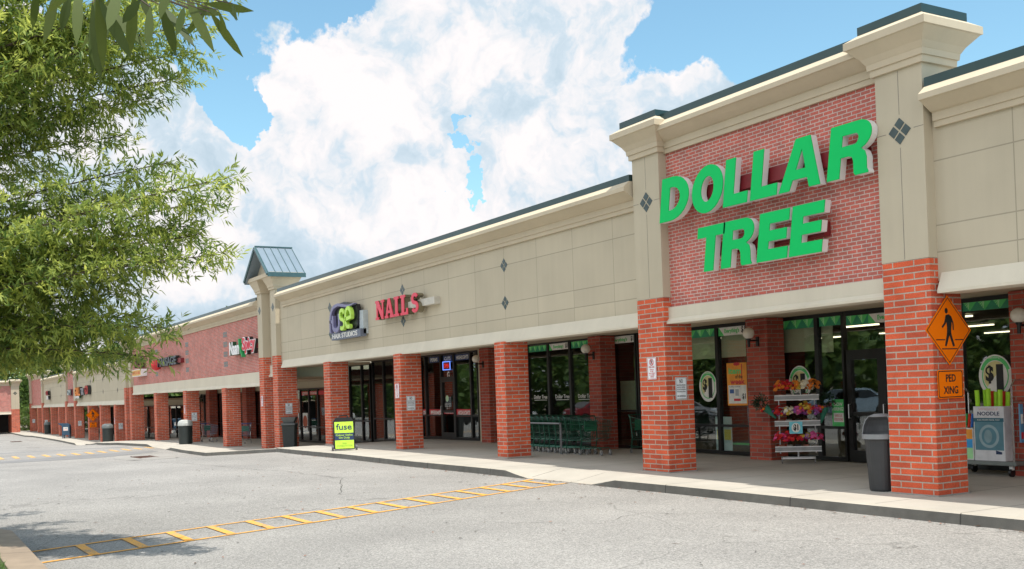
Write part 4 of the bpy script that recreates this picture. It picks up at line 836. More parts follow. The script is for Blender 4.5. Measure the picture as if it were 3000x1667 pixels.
# prototype notice sign, facing -y at the origin (local x right, z up)
def notice():
    t=local_thing('notice_sign','x','sign'); 
    b=MB(); b.curve([rounded(-.15,.15,-.23,.23,.02)],(0,-.004,0),FX,FZ,.004); b.mt(1); b.curve([rounded(-.14,.14,-.22,.22,.018),rounded(-.133,.133,-.213,.213,.015)],(0,-.0075,0),FX,FZ,.002)
    b.mt(1); b.text('NO',(0,-.008,.15),FX,FZ,.08,.09,.002,.01); b.text('SKATEBOARDING\nBICYCLE RIDING\nSCOOTER RIDING\nROLLERBLADING',(0,-.008,0.0),FX,FZ,.16,.23,.002,.005,line=1.25); b.text('ON SIDEWALK',(0,-.008,-.16),FX,FZ,.035,.22,.002,.01); b.build('panel',[M_alu,M_ink],t); return t
nt_=notice()
sg=[(-16.97,.385,1.765,'white NO skateboarding notice on the side of the left capped column pillar'),(-30.18,.33,1.55,'white NO skateboarding notice on the middle pillar right of the fuse board'),(-42.61,.45,1.40,'white notice above the tall dark bin on the gabled tower pillar'),(-58.9,.42,.98,'white notice on the brick section pillar behind the grey topped bin'),
    (-81.05,.35,.2,'white notice above the dark bin on the pale far store front'),(-101.4,.35,.2,'white notice on the pavilion pillar left of the far pedestrian sign'),(-113.0,.35,.1,'small white notice on the pillar beside the mailbox'),(-126.7,.35,.1,'small white notice on the pillar above the farthest dark bin'),(-139.3,.35,.1,'smallest white notice on the last pillar of the row')]
for i,(x,y,z,lb) in enumerate(sg):
    if i==0: nt_.location=(x,y,z); nt_.rotation_euler=(0,0,R(90)); nt_['label']=lb; nt_['group']='skateboarding notices on pillar sides'
    else: dup(nt_,(x,y,z),R(90),lb)
def firesign():
    t=local_thing('parking_sign','x','sign'); b=MB(); b.curve([rounded(-.15,.15,-.23,.23,.02)],(0,-.004,0),FX,FZ,.004)
    b.mt(1); b.curve([rounded(-.14,.14,-.22,.22,.018),rounded(-.133,.133,-.213,.213,.015)],(0,-.0075,0),FX,FZ,.002); b.curve([arc(0,.13,.07,.07,0,352,26),arc(0,.13,.055,.055,352,0,26)],(0,-.0105,0),FX,FZ,.002); b.curve([ribbon([(-.045,.175),(.045,.085)],.014)],(0,-.013,0),FX,FZ,.002)
    b.text('FIRE LANE',(0,-.008,.03),FX,FZ,.03,.18,.002,.01); b.text('VEHICLES\nIN THIS\nAREA TOWED\nAT OWNER\nEXPENSE',(0,-.008,-.1),FX,FZ,.17,.2,.002,.004,line=1.2)
    b.mt(2); b.text('P',(0,-.008,.13),FX,FZ,.08,.05,.002,.02); b.build('panel',[M_alu,M_red,M_ink],t); return t
fs_=firesign()
for i,(x,z,lb) in enumerate(((-17.41,2.2,'no parking fire lane sign on the front of the left capped column pillar'),(-30.44,1.95,'narrow looking no parking sign on the front of the pillar right of the fuse board'),(-44.82,1.75,'no parking sign on the front of the gabled tower left pillar'),(-59.25,1.4,'no parking sign on the front of the brick section pillar near the grey topped bin'),(-81.35,.6,'no parking sign on a pale far store front pillar'))):
    if i==0: fs_.location=(x,-.012,z); fs_['label']=lb; fs_['group']='fire lane signs on pillar fronts'
    else: dup(fs_,(x,-.012,z),0,lb)
def pedsign():
    t=local_thing('crossing_sign','orange diamond pedestrian crossing sign with PED XING plate','sign')
    b=MB(); s_=.54; b.curve([[(0,-s_),(s_,0),(0,s_),(-s_,0)]],(0,-.004,0),FX,FZ,.004); b.mt(1); k=.505; q=.49; b.curve([[(0,-k),(k,0),(0,k),(-k,0)],[(0,-q),(-q,0),(0,q),(q,0)]],(0,-.008,0),FX,FZ,.002)
    y=(0,-.008,0)
    b.curve([arc(-.04,.30,.036,.043,0,350,16)],y,FX,FZ,.002)
    # walking figure
    for pl in ([(-.055,.235),(.02,.245),(.07,.20),(.075,.10),(.06,.0),(.06,-.06),(-.04,-.06),(-.035,.05),(-.05,.15)],[(.02,.245),(.075,.21),(.12,.12),(.125,.0),(.10,.0),(.092,.11),(.06,.15)],[(-.055,.235),(-.02,.20),(-.06,.10),(-.14,.03),(-.16,.055),(-.095,.115)],[(.0,-.04),(.06,-.05),(.10,-.15),(.135,-.245),(.09,-.255),(.05,-.16)],[(-.04,-.04),(.03,-.05),(-.02,-.16),(-.06,-.25),(-.10,-.24),(-.07,-.15)]):
        b.curve([pl],y,FX,FZ,.002)
    b.box(-.30,-.09,-.009,-.007,-.155,-.14); b.box(.14,.34,-.009,-.007,-.155,-.14); b.box(-.17,.19,-.009,-.007,-.295,-.28)
    b.build('diamond_panel',[M_sor,M_ink],t)
    b=MB(); b.curve([rounded(-.30,.30,-.83-.22,-.83+.22,.035)],(0,-.004,0),FX,FZ,.004); b.mt(1); b.curve([rounded(-.285,.285,-.83-.205,-.83+.205,.03),rounded(-.272,.272,-.83-.192,-.83+.192,.027)],(0,-.008,0),FX,FZ,.002); b.text('PED\nXING',(0,-.008,-.83),FX,FZ,.30,.34,.002,.02,line=1.15); b.build('plate',[M_sor,M_ink],t); return t
pd=pedsign(); pd.location=(-10.50,.355,2.54); pd.rotation_euler=(0,0,R(90)); pd['label']='orange diamond walking figure sign with PED XING plate on the nearest pillar'; pd['group']='pedestrian crossing signs'
dup(pd,(-93.5,.3,.98),R(90),'small orange pedestrian diamond and plate far down the row')
# ------------------------------------------------------------------ globe wall lamps
M_globe=mat('opal globe',(.82,.78,.68),.35,0,.03,2)
def globe():
    t=local_thing('wall_lamp','x','lamp'); b=MB(); b.ball((0,-.28,.1),.135,20); b.build('globe',M_globe,t,smooth=True)
    b=MB(); b.lathe([(.05,-.06),(.06,-.02),(.05,0)],0,-.28,12); b.box(-.025,.025,-.28,-.02,-.09,-.05); b.box(-.04,.04,-.03,0,-.2,.02); b.lathe([(.03,-.22),(.035,-.06)],0,-.28,10); b.build('bracket',M_black,t); return t
gb=globe()
for i,(x,z,lb) in enumerate(((-18.05,2.87,'opal globe wall lamp beside the item of the week poster'),(-11.3,2.75,'opal globe lamp at the right edge beyond the pedestrian sign'),(-24.7,2.85,'opal globe lamp above the green shopping carts'),(-31.3,2.85,'opal globe lamp right of the perms window'),(-69.7,2.15,'small globe lamp over the pale carts in the brick section'),(-61.2,2.2,'small globe lamp near the pale steel cart in the brick section'))):
    if i==0: gb.location=(x,3.6,z); gb['label']=lb; gb['group']='opal globe wall lamps'
    else: dup(gb,(x,3.6,z),0,lb)
# ------------------------------------------------------------------ litter bins
M_bin=mat('charcoal plastic bin',(.032,.034,.037),.5,0,.1,5); M_lid=mat('grey bin lid',(.22,.23,.24),.5,0,.1,5); M_dkbin=mat('dark green bin',(.018,.025,.024),.5)
def bin_dome(loc,rz,label,body=M_bin,lid=M_lid,s=1):
    t=local(thing('trash_bin',label,'bin',loc,rz)); 
    b=MB(); b.lathe([(.20,0),(.215,.04),(.215,.05),(.262,.82),(.27,.85),(.29,.86),(.29,.9)],0,0,28); b.build('body',body,t,smooth=False)
    for k in range(0): pass
    # domed lid with an opening
    m=MB(); n=28; prof=[(.305,.86),(.305,.94),(.295,.97),(.285,1.06),(.25,1.16),(.19,1.23),(.10,1.265),(.002,1.27)]
    vs=[];fs=[]
    for (r,z) in prof:
        for j in range(n): a=2*math.pi*j/n; vs.append((r*math.cos(a),r*math.sin(a),z))
    for i in range(len(prof)-1):
        for j in range(n):
            a=360*(j+.5)/n
            if 1<=i<=4 and 212<a<328: continue
            fs.append((i*n+j,i*n+(j+1)%n,(i+1)*n+(j+1)%n,(i+1)*n+j))
    m.add(vs,fs); lo=m.build('lid',lid,t,smooth=False)
    md=lo.modifiers.new('s','SOLIDIFY'); md.thickness=.012; md.offset=-1
    m=MB(); m.lathe([(.24,.87),(.24,.9)],0,0,20); m.build('liner',M_black,t); t.scale=(s,s,s*.99); return t
bin_dome((-11.72,.2,g(-11.7)),R(8),'charcoal round bin with grey domed lid against the nearest pillar')
def bin_square(loc,rz,label,body=M_bin,lid=M_lid,bag=False):
    t=local(thing('trash_bin',label,'bin',loc,rz)); b=MB(); b.stack(-.27,.27,-.27,.27,[(0,-.05),(.03,-.03),(.88,0),(.92,.015),(.95,.015)],ch=.03); b.build('body',body,t)
    m=MB(); m.stack(-.27,.27,-.27,.27,[(.95,.03),(1.0,.03),(1.02,-.01)],ch=.03); m.add([(-.2,-.2,1.02),(.2,-.2,1.02),(.2,.2,1.02),(-.2,.2,1.02),(-.31,-.31,1.27),(.31,-.31,1.27),(.31,.31,1.27),(-.31,.31,1.27)],[(0,1,5,4),(1,2,6,5),(2,3,7,6),(3,0,4,7),(4,5,6,7)]); m.build('hood',lid,t)
    return t
bin_square((-42.22,.33,g(-42.2)),R(60),'tall black square bin with flared hood below a notice at the gabled tower',M_dkbin,mat('dark bin hood',(.10,.11,.11),.35))
def bin_flat(loc,rz,label,lid):
    t=local(thing('trash_bin',label,'bin',loc,rz)); b=MB(); b.lathe([(.33,0),(.35,.03),(.37,.98),(.37,1.0)],0,0,26); b.build('body',M_dkbin,t); b=MB(); b.lathe([(.395,.98),(.40,1.02),(.385,1.13),(.33,1.24),(.2,1.3),(.002,1.31)],0,0,26); b.build('lid',lid,t,smooth=False); return t
bin_flat((-57.3,-.45,g(-57)),0,'black bin with pale grey lid on the walkway in front of the brick section',mat('pale bin lid',(.42,.44,.42),.5))
bin_flat((-78,-1.05,g(-78)),0,'large dark bin by the second gabled tower pillar',mat('slate bin lid',(.12,.14,.14),.4))
bin_flat((-123.5,.15,g(-123)),0,'farthest dark bin, against a pillar left of the mailbox',mat('slate bin lid',(.12,.14,.14),.4))
# ------------------------------------------------------------------ sandwich board
camdir=math.atan2(CAM[1]+1.15,CAM[0]+32.25); rzc=camdir+R(90)
t=local(thing('sandwich_board','lime FUSE sandwich board in black plastic frame on the sunlit kerb walk','sign board',(-32.25,-1.15,.09),rzc+R(4)))
M_lb=mat('lime board',(.50,.78,.06),.5); M_nv=mat('navy ink',(.01,.03,.10),.5)
for s_,nm in((-1,'front_panel'),(1,'rear_panel')):
    b=MB(); lean=.16
    def P(x,z,o=0): return (x,s_*(.24-lean*z*1.25-o*0)+s_*o,z)
    b.add([P(-.33,.03,.02),P(.33,.03,.02),P(.33,.93,.02),P(.25,1.06,.02),P(-.25,1.06,.02),P(-.33,.93,.02),P(-.33,.03,-.02),P(.33,.03,-.02),P(.33,.93,-.02),P(.25,1.06,-.02),P(-.25,1.06,-.02),P(-.33,.93,-.02)],[(0,1,2,3,4,5),(11,10,9,8,7,6)]+[(i,(i+1)%6,6+(i+1)%6,6+i) for i in range(6)])
    fp=b.build(nm,M_black,t)
    if s_==-1:
        uz=Vector((0,.2,1)).normalized()
        def Q(x,z,o): return Vector(P(x,z,.02))+Vector((0,-o,0))
        c=MB(); c.add([Q(-.30,.06,.006),Q(.30,.06,.006),Q(.30,.92,.006),Q(-.30,.92,.006)],[(0,1,2,3)])
        c.mt(1).add([Q(-.30,.33,.009),Q(.30,.33,.009),Q(.30,.56,.009),Q(-.30,.56,.009)],[(0,1,2,3)]); c.text('fuse',Q(0,.76,.012),FX,uz,.20,.50,.002,.01)
        c.mt(2).text('Colour Stylist\nOn Duty',Q(0,.445,.013),FX,uz,.17,.54,.002,.01); c.mt(3).text('FREE\nCONSULTATION',Q(0,.19,.012),FX,uz,.13,.5,.002); c.build('poster',[M_lb,M_nv,M_lb,mat('olive ink',(.22,.36,.05),.6)],fp)
b=MB(); b.tube([(-.14,-.03,1.05),(-.12,0,1.12),(.12,0,1.12),(.14,-.03,1.05)],.022,6); b.build('handle',M_black,t)
for s_ in(-1,1):
    b=MB(); b.lathe([(.001,-.03),(.085,-.03),(.085,.03),(.001,.03)],s_*.38,-.2,14,'x',.085); b.build('wheel',mat('grey rubber',(.10,.10,.11),.6),t)
# ------------------------------------------------------------------ shopping carts
M_cg=mat('dark green cart wire',(.006,.055,.032),.4,.1); M_chrome=mat('cart chrome',(.6,.6,.6),.25,.9); M_whl=mat('grey castor',(.16,.16,.16),.6)
M_cf=mat('green cart frame',(.03,.12,.08),.3,.5)
def cart(label,wire=M_cg,frame=M_cf,hand=M_cg):
    t=local_thing('shopping_cart',label,'shopping cart','green shopping carts nested beside the windows')
    # nose towards -x, handle at +x
    def top(s): return (-.50+ .0,s*.21,.86),( .42,s*.29,.97)
    b=MB(); r=.0045
    T=lambda s:((-.46,s*.20,.88),(.42,s*.28,.98)); Bm=lambda s:((-.36,s*.16,.46),(.36,s*.24,.40))
    for s in(-1,1):
        a,c=T(s); d,e=Bm(s); b.tube([a,c],.009,5); b.tube([d,e],.007,5)
        for i in range(11):
            u=i/10; p=Vector(a).lerp(Vector(c),u); q=Vector(d).lerp(Vector(e),u); b.tube([p,q],r,4)
        for k in(.25,.5,.75): b.tube([Vector(a).lerp(Vector(d),k),Vector(c).lerp(Vector(e),k)],r,4)
    for (p,q,n) in(((T(-1)[0],T(1)[0]),(Bm(-1)[0],Bm(1)[0]),8),((Bm(-1)[0],Bm(1)[0]),(Bm(-1)[1],Bm(1)[1]),9)):
        for i in range(n+1):
            u=i/n; b.tube([Vector(p[0]).lerp(Vector(p[1]),u),Vector(q[0]).lerp(Vector(q[1]),u)],r,4)
    for k in(0,.3,.6,1): b.tube([Vector(T(-1)[0]).lerp(Vector(Bm(-1)[0]),k),Vector(T(1)[0]).lerp(Vector(Bm(1)[0]),k)],.006,4)
    for i in range(8): 
        u=i/7; b.tube([Vector(T(-1)[1]).lerp(Vector(T(1)[1]),u),Vector(Bm(-1)[1]).lerp(Vector(Bm(1)[1]),u)],r,4)
    b.build('basket',wire,t)
    b=MB()
    for s in(-1,1):
        b.tube([(.50,s*.27,1.02),(.42,s*.27,.95),(.36,s*.25,.42),(.44,s*.25,.13)],.016,6); b.tube([(.40,s*.25,.16),(-.30,s*.15,.2),(-.38,s*.14,.13)],.012,6)
        b.tube([(-.34,s*.16,.46),(-.1,s*.17,.38),(.36,s*.24,.36)],.010,6)
    b.tube([(.38,-.25,.17),(.38,.25,.17)],.011,6); b.tube([(-.3,-.15,.2),(-.3,.15,.2)],.011,6)
    for i in range(5): b.tube([(-.25,-.12+.06*i,.2),(.36,-.18+.09*i,.18)],.005,4)
    b.build('frame',frame,t)
    b=MB(); b.tube([(.50,-.29,1.02),(.50,.29,1.02)],.018,8); b.build('handle',hand,t)
    b=MB(); b.box(.30,.42,-.22,.22,.80,.83); b.box(.27,.29,-.2,.2,.62,.9); b.build('child_seat',mat('green plastic flap',(.02,.16,.08),.5),t)
    for (x,y) in((.46,.25),(.46,-.25),(-.38,.14),(-.38,-.14)):
        w_=MB(); w_.lathe([(.001,-.014),(.06,-.014),(.06,.014),(.001,.014)],x,y,12,'y',.06); wo=w_.build('castor',M_whl,t); w_=MB(); w_.box(x-.022,x+.022,y-.022,y+.022,.06,.14); w_.build('fork',M_chrome,wo)
    return t
ct=cart('rightmost green cart of the nested row, its whole basket showing')
ct.location=(-22.75,2.25,g(-22.7)); ct.rotation_euler=(0,0,R(180))
names=['second','third','fourth','fifth','sixth','seventh','eighth','ninth','tenth','eleventh']
for i in range(11):
    x=-23.45-.28*i
    dup(ct,(x-.0,2.25+random.uniform(-.02,.02),g(x)),R(180)+random.uniform(-.02,.02),names[i] +' green cart from the right in the nested row behind the steel rail' if i<10 else 'leftmost green cart of the nested row, half behind the pillar')
dup(ct,(-22.0,3.3,g(-22)),R(165),'lone green cart parked right of the nested row near the window')
t=thing('cart_rail','steel pipe corral rail in front of the nested green carts','rail',(-25,1.7,.07))
b=MB(); 
for yy in(1.78,): b.tube([(-27.3,yy,.9),(-23.75,yy,.9)],.028,8); b.tube([(-23.78,yy,.05),(-23.78,yy,.92)],.034,8); b.tube([(-27.2,yy,.05),(-27.2,yy,.92)],.034,8)
b.build('rail',mat('dull galvanised pipe',(.22,.23,.24),.4,.7),t)
M_bl=mat('blue grey cart wire',(.20,.27,.36),.4,.4)
c2=cart('pale steel cart standing by the brick section pilaster',M_bl,M_chrome,mat('blue cart handle',(.03,.12,.4),.5)); c2['group']='pale steel carts in the brick section'
c2.location=(-58.6,1.2,g(-57.6)); c2.rotation_euler=(0,0,R(200))
dup(c2,(-53.8,1.7,g(-53.8)),R(150),'pale steel cart right beside the gabled tower')
# ------------------------------------------------------------------ flower rack
rz=math.atan2(CAM[1]-3.4,CAM[0]+16.9)+R(90)
FR=(-16.76,3.45,g(-16.9))
t=local(thing('flower_rack','white three tier rolling rack with flower pots and blue price card','rack',FR,rz)); t.scale=(.87,1,1)
M_rk=mat('clear acrylic shelf',(.26,.27,.27),.25); M_rk2=mat('white rack post',(.7,.7,.7),.4)
b=MB()
for x in(-.44,.44): b.box(x-.015,x+.015,.12,.15,.2,1.45)
b.box(-.44,.44,.12,.14,1.2,1.23); b.build('upright',M_rk2,t)
for zz,wd_ in((.30,.55),(.86,.54),(1.42,.53)):
    b=MB(); b.box(-wd_,wd_,-.28,.12,zz,zz+.015); b.box(-wd_,wd_,-.29,-.28,zz-.03,zz+.08); b.box(-wd_-.01,-wd_,-.29,.12,zz-.03,zz+.08); b.box(wd_,wd_+.01,-.29,.12,zz-.03,zz+.08); b.mt(1); b.box(-wd_-.012,wd_+.012,-.30,-.29,zz+.065,zz+.085); b.box(-wd_-.012,wd_+.012,-.30,-.29,zz-.035,zz-.015)
    b.build('shelf',[M_rk,M_rk2],t)
b=MB(); b.box(-.42,.42,-.2,-.16,.10,.13); b.box(-.42,.42,.1,.14,.10,.13); b.box(-.42,-.38,-.2,.14,.10,.13); b.box(.38,.42,-.2,.14,.10,.13); b.box(-.02,.02,-.02,.14,.13,.32); b.build('base',M_rk2,t)
for x,y in((-.4,-.18),(.4,-.18),(-.4,.12),(.4,.12)): b=MB(); b.lathe([(.001,-.012),(.045,-.012),(.045,.012),(.001,.012)],x,y,12,'x',.045); b.build('castor',M_whl,t)
b=MB(); b.box(-.20,.12,-.315,-.31,.66,.92); b.mt(1).lathe([(.001,0),(.105,0),(.105,.002),(.001,.002)],-.04,-.319,24,'y',.79); b.mt(2).text('$1',(-.04,-.322,.79),FX,FZ,.15,.12,.001,.05); b.build('price_card',[mat('sky blue card',(.16,.60,.72),.5),M_paper,M_ink],t)
FC=[(.62,.02,.02),(.80,.22,.02),(.70,.10,.30),(.75,.55,.08),(.78,.70,.45),(.32,.10,.35),(.55,.01,.06),(.80,.75,.60)]
FM=[mat('petal %d'%i,c,.6,0,.2,30) for i,c in enumerate(FC)]; M_leafp=mat('pot plant leaf',(.03,.10,.03),.6,0,.3,20); M_pot=[mat('terracotta pot',(.35,.13,.08),.7),mat('grey pot',(.30,.27,.23),.7),mat('dark pot',(.05,.05,.05),.6)]
cn=['red','orange','pink','yellow','cream','purple','crimson','white']
def bouquet(loc,rz_,label,cols,rr=.15,hh=.16,pot=0,n=26):
    hh*=1.75; rr*=1.2; n=44
    t=local(thing('potted_flowers',label,'flowers',loc,rz_,'artificial flower pots on the rack'))
    b=MB(); b.lathe([(.05,0),(.065,.09),(.07,.095),(.001,.095)],0,0,12); b.build('pot',M_pot[pot],t)
    b=MB()
    for k in range(26):
        a=random.uniform(0,6.28); r=random.uniform(.02,rr); z=.08+random.uniform(0,hh*.8); d=Vector((math.cos(a),math.sin(a),.4)).normalized()*.05; q=Vector((-math.sin(a),math.cos(a),0))*.014; p=Vector((r*math.cos(a),r*math.sin(a)*.8,z)); b.add([p,p+d*.5+q,p+d,p+d*.5-q],[(0,1,2,3)])
    b.build('foliage',M_leafp,t)
    b=MB()
    for k in range(n):
        a=random.uniform(0,6.28); r=rr*math.sqrt(random.random()); z=.10+hh*random.uniform(.5,1.1)*(1-.4*(r/rr)**2); p=Vector((r*math.cos(a),r*math.sin(a)*.8,z)); b.mt(random.randrange(len(cols)))
        nrm=Vector((p.x*2,p.y*2-.15,.25)).normalized(); u=nrm.orthogonal().normalized(); v=nrm.cross(u); rad=random.uniform(.035,.058)
        for j in range(7):
            t0=2*math.pi*j/7; e=(u*math.cos(t0)+v*math.sin(t0)); f=(-u*math.sin(t0)+v*math.cos(t0)); b.add([p,p+e*rad*.6+f*rad*.35+nrm*.008,p+e*rad+nrm*.012,p+e*rad*.6-f*rad*.35+nrm*.008],[(0,1,2,3)])
    b.build('blossoms',[FM[c] for c in cols],t); return t
Mr=Matrix.Rotation(rz,4,'Z')
def onrack(x,y,z): v=Mr@Vector((x*.87,y,0)); return (FR[0]+v.x,FR[1]+v.y,FR[2]+z+.016)
rows=[(1.42,[(-.38,(0,1),'red and orange bouquet at the left end of the top shelf'),(-.18,(0,6),'deep red bouquet beside the orange one on the top shelf'),(.02,(1,3),'low orange blooms in the middle of the top shelf'),(.22,(4,7),'cream flowers in a grey pot on the top shelf'),(.42,(1,),'small orange sprig at the right end of the top shelf')]),
(.86,[(-.40,(0,5),'red and purple blooms at the left end of the middle shelf'),(-.20,(3,4,7),'yellow and cream daisies left of centre on the middle shelf'),(.02,(5,2),'magenta and purple blooms above the price card'),(.22,(1,3),'large orange blooms standing tall on the middle shelf'),(.42,(6,2,5),'crimson and pink blooms at the right end of the middle shelf')]),
(.30,[(-.40,(0,6,2),'red and pink blooms at the left end of the bottom shelf'),(-.20,(6,0),'crimson poinsettia blooms on the bottom shelf'),(0,(0,6),'drooping bright red blooms centre of the bottom shelf'),(.20,(3,5),'yellow and purple blooms on the bottom shelf'),(.42,(2,6),'pink blooms at the right end of the bottom shelf')])]
for zz,L_ in rows:
    for k,(x,cols,lb) in enumerate(L_): bouquet(onrack(x,-.1,zz),rz,lb,cols,rr=.14,hh=.2 if 'tall' in lb else .15,pot=k%3)
def cone_bunch(loc,tilt,label,s=1):
    t=local(thing('flower_bunch',label,'flowers',loc,rz)); b=MB(); b.lathe([(.015,0),(.09,.32),(.10,.34)],0,0,12); o=b.build('wrapper',mat('teal paper wrap',(.03,.22,.14),.6),t); 
    b=MB()
    for k in range(260):
        d=Vector((random.gauss(0,1),random.gauss(0,1),random.gauss(.3,1))).normalized(); p=Vector((0,0,.47))+d*random.uniform(.04,.19); e=d*.05; q=d.orthogonal().normalized()*.018; b.add([p,p+e*.5+q,p+e,p+e*.5-q],[(0,1,2,3)])
    b.build('foliage',mat('dark fern leaf',(.012,.045,.018),.6,0,.3,20),t)
    b=MB()
    for k in range(6):
        a=k; p=Vector((.06*math.cos(a)-.06,.06*math.sin(a)-.05,.33)); b.mt(k%2); b.ball(p,.03,8)
    b.build('blossoms',[FM[0],FM[1]],t); t.rotation_euler=(0,tilt,rz); t.scale=(s,s,s); return t
p_=onrack(-.52,-.05,.98); cone_bunch(p_,R(-42),'dark fern bunch in teal wrap leaning left off the flower rack')
p_=onrack(.58,-.02,.85); cone_bunch(p_,R(14),'tall dark fern bunch in teal wrap at the right side of the flower rack',1.05)
# ------------------------------------------------------------------ pool noodle display cart
t=thing('flatbed_cart','grey flatbed cart loaded with pool toy boxes at the right edge','cart',(-12,3.5,0))
M_cart=mat('grey cart deck',(.20,.22,.21),.5,.3)
b=MB(); b.bbox(-12.85,-11.45,3.3,3.98,.2,.28,.01); b.build('deck',M_cart,t)
b=MB(); b.tube([(-11.50,3.33,.28),(-11.50,3.33,1.62),(-11.50,3.42,1.72),(-11.50,3.86,1.72),(-11.50,3.95,1.62),(-11.50,3.95,.28)],.018,8); b.tube([(-11.50,3.33,1.35),(-11.50,3.95,1.35)],.012,6); b.build('push_handle',M_chrome,t)
b=MB(); b.tube([(-12.82,3.33,.28),(-12.82,3.33,1.50),(-12.82,3.42,1.6),(-12.82,3.86,1.6),(-12.82,3.95,1.5),(-12.82,3.95,.28)],.018,8); b.build('push_handle',M_chrome,t)
for x,y in((-12.7,3.4),(-11.6,3.4),(-12.7,3.88),(-11.6,3.88)):
    b=MB(); b.lathe([(.001,-.02),(.075,-.02),(.075,.02),(.001,.02)],x,y,14,'x',.075); b.build('castor',M_black,t); 
    b=MB(); b.box(x-.03,x+.03,y-.03,y+.03,.12,.2); b.build('castor_fork',M_white,t)
t=thing('display_box','white carton printed NOODLE holding lime pool noodles','display box',(-11.95,3.5,.28),0)
b=MB(); x0_,x1_,y0_,y1_=-12.27,-11.66,3.32,3.75
b.box(x0_,x1_,y0_,y0_+.01,.28,1.26); b.box(x0_,x1_,y1_-.01,y1_,.28,1.26); b.box(x0_,x0_+.01,y0_+.01,y1_-.01,.28,1.26); b.box(x1_-.01,x1_,y0_+.01,y1_-.01,.28,1.26); b.box(x0_+.01,x1_-.01,y0_+.01,y1_-.01,.28,.3); b.build('carton',mat('white carton',(.68,.68,.70),.7),t)
b=MB(); y=y0_-.003
b.box(x0_+.02,x1_-.02,y,y0_-.001,.47,1.0); b.mt(1).box(x0_+.005,x1_-.005,y-.002,y,.98,1.05); b.mt(2).text('NOODLE',((x0_+x1_)/2,y-.001,1.13),FX,FZ,.07,.44,.001,.02)
b.mt(3).curve([arc((x0_+x1_)/2,.72,.2,.21,0,350,30),arc((x0_+x1_)/2,.72,.15,.16,350,0,30)],(0,y-.003,0),FX,FZ,.001); b.mt(4).curve([arc((x0_+x1_)/2-.02,.72,.08,.12,0,350,20)],(0,y-.003,0),FX,FZ,.001); b.mt(5).text('FUN FOAM POOL TOY',((x0_+x1_)/2,y-.004,1.015),FX,FZ,.025,.45,.001); b.mt(2).prism([(x1_-.18,.4),(x1_-.06,.4),(x1_-.06,.44),(x1_-.18,.47)],y-.002,y)
b.mt(6).text('WIGGLE',((x0_+x1_)/2,y-.001,1.21),FX,FZ,.04,.4,.001)
b.build('print',[mat('teal print',(.10,.24,.30),.6),mat('deep teal',(.03,.13,.18),.6),M_nv,mat('pale teal print',(.30,.42,.46),.6),mat('mid teal print',(.22,.34,.38),.6),M_paper,mat('pale pink ink',(.75,.45,.42),.6)],t)
M_nl=mat('lime foam',(.45,.85,.05),.8); M_nr=mat('red foam',(.75,.05,.02),.8)
for i in range(9):
    x=-12.20+.062*i+random.uniform(-.01,.01); yy=3.42+.11*(i%3); top_=1.54+random.uniform(-.06,.06) 
    b=MB(); b.tube([(x,yy,.31),(x+(i-4)*.016,yy+.02,top_)],.040,10); red=(i%3==2)
    if red: top_+=.05
    o=b.build('pool_noodle',M_nr if red else M_nl,None,loc=(x,yy,.31)); o['label']=('red' if red else 'lime')+' foam pool noodle, '+['leftmost at the front','second, in the middle row','back left','fourth, at the front','centre of the middle row','back centre','seventh, at the front','right in the middle row','back right'][i]+' of the carton'; o['category']='pool noodle'; o['group']='pool noodles in the carton'
t=thing('toy_box','smaller colourful toy carton left of the noodle carton','display box',(-12.55,3.5,.28))
b=MB(); b.box(-12.74,-12.32,3.36,3.7,.28,.86); b.mt(1).box(-12.72,-12.34,3.355,3.36,.30,.5); b.mt(2).box(-12.72,-12.34,3.355,3.36,.5,.66); b.mt(3).box(-12.72,-12.34,3.355,3.36,.66,.84); b.build('carton',[M_white,M_grl,mat('bright blue print',(.04,.35,.75),.6),M_orange],t)
for i in range(6):
    x=-12.7+.065*i; b=MB(); b.tube([(x,3.5,.87),(x+.03,3.5,1.12)],.024,8); o=b.build('water_toy',(M_nr,mat('blue foam',(.03,.15,.6),.8),mat('green foam',(.05,.45,.12),.8))[i%3],None,loc=(x,3.5,.87)); o['label']=['red','blue','green','second red','second blue','second green'][i]+' foam water toy standing in the small carton'; o['category']='toy'; o['group']='foam toys in the small carton'
for i in range(5):
    x=-11.40+.05*(i%2); yy=3.36+.11*i; b=MB(); b.box(x,x+.03,yy,yy+.085,.62-.05*(i%2),1.30-.06*(i%3)); b.mt(1).box(x+.03,x+.032,yy+.01,yy+.075,.68,.8); b.mt(2).box(x+.03,x+.032,yy+.01,yy+.075,.95,1.12); o=b.build('toy_packet',[mat('blue packet',(.10,.28,.48),.3),M_red,M_paper],None,loc=(x,yy,.6)); o['label']='hanging blue toy packet on the cart handle, '+['nearest','second','third','fourth','last'][i]+' from the front'; o['category']='toy packet'; o['group']='toy packets hung on the cart'
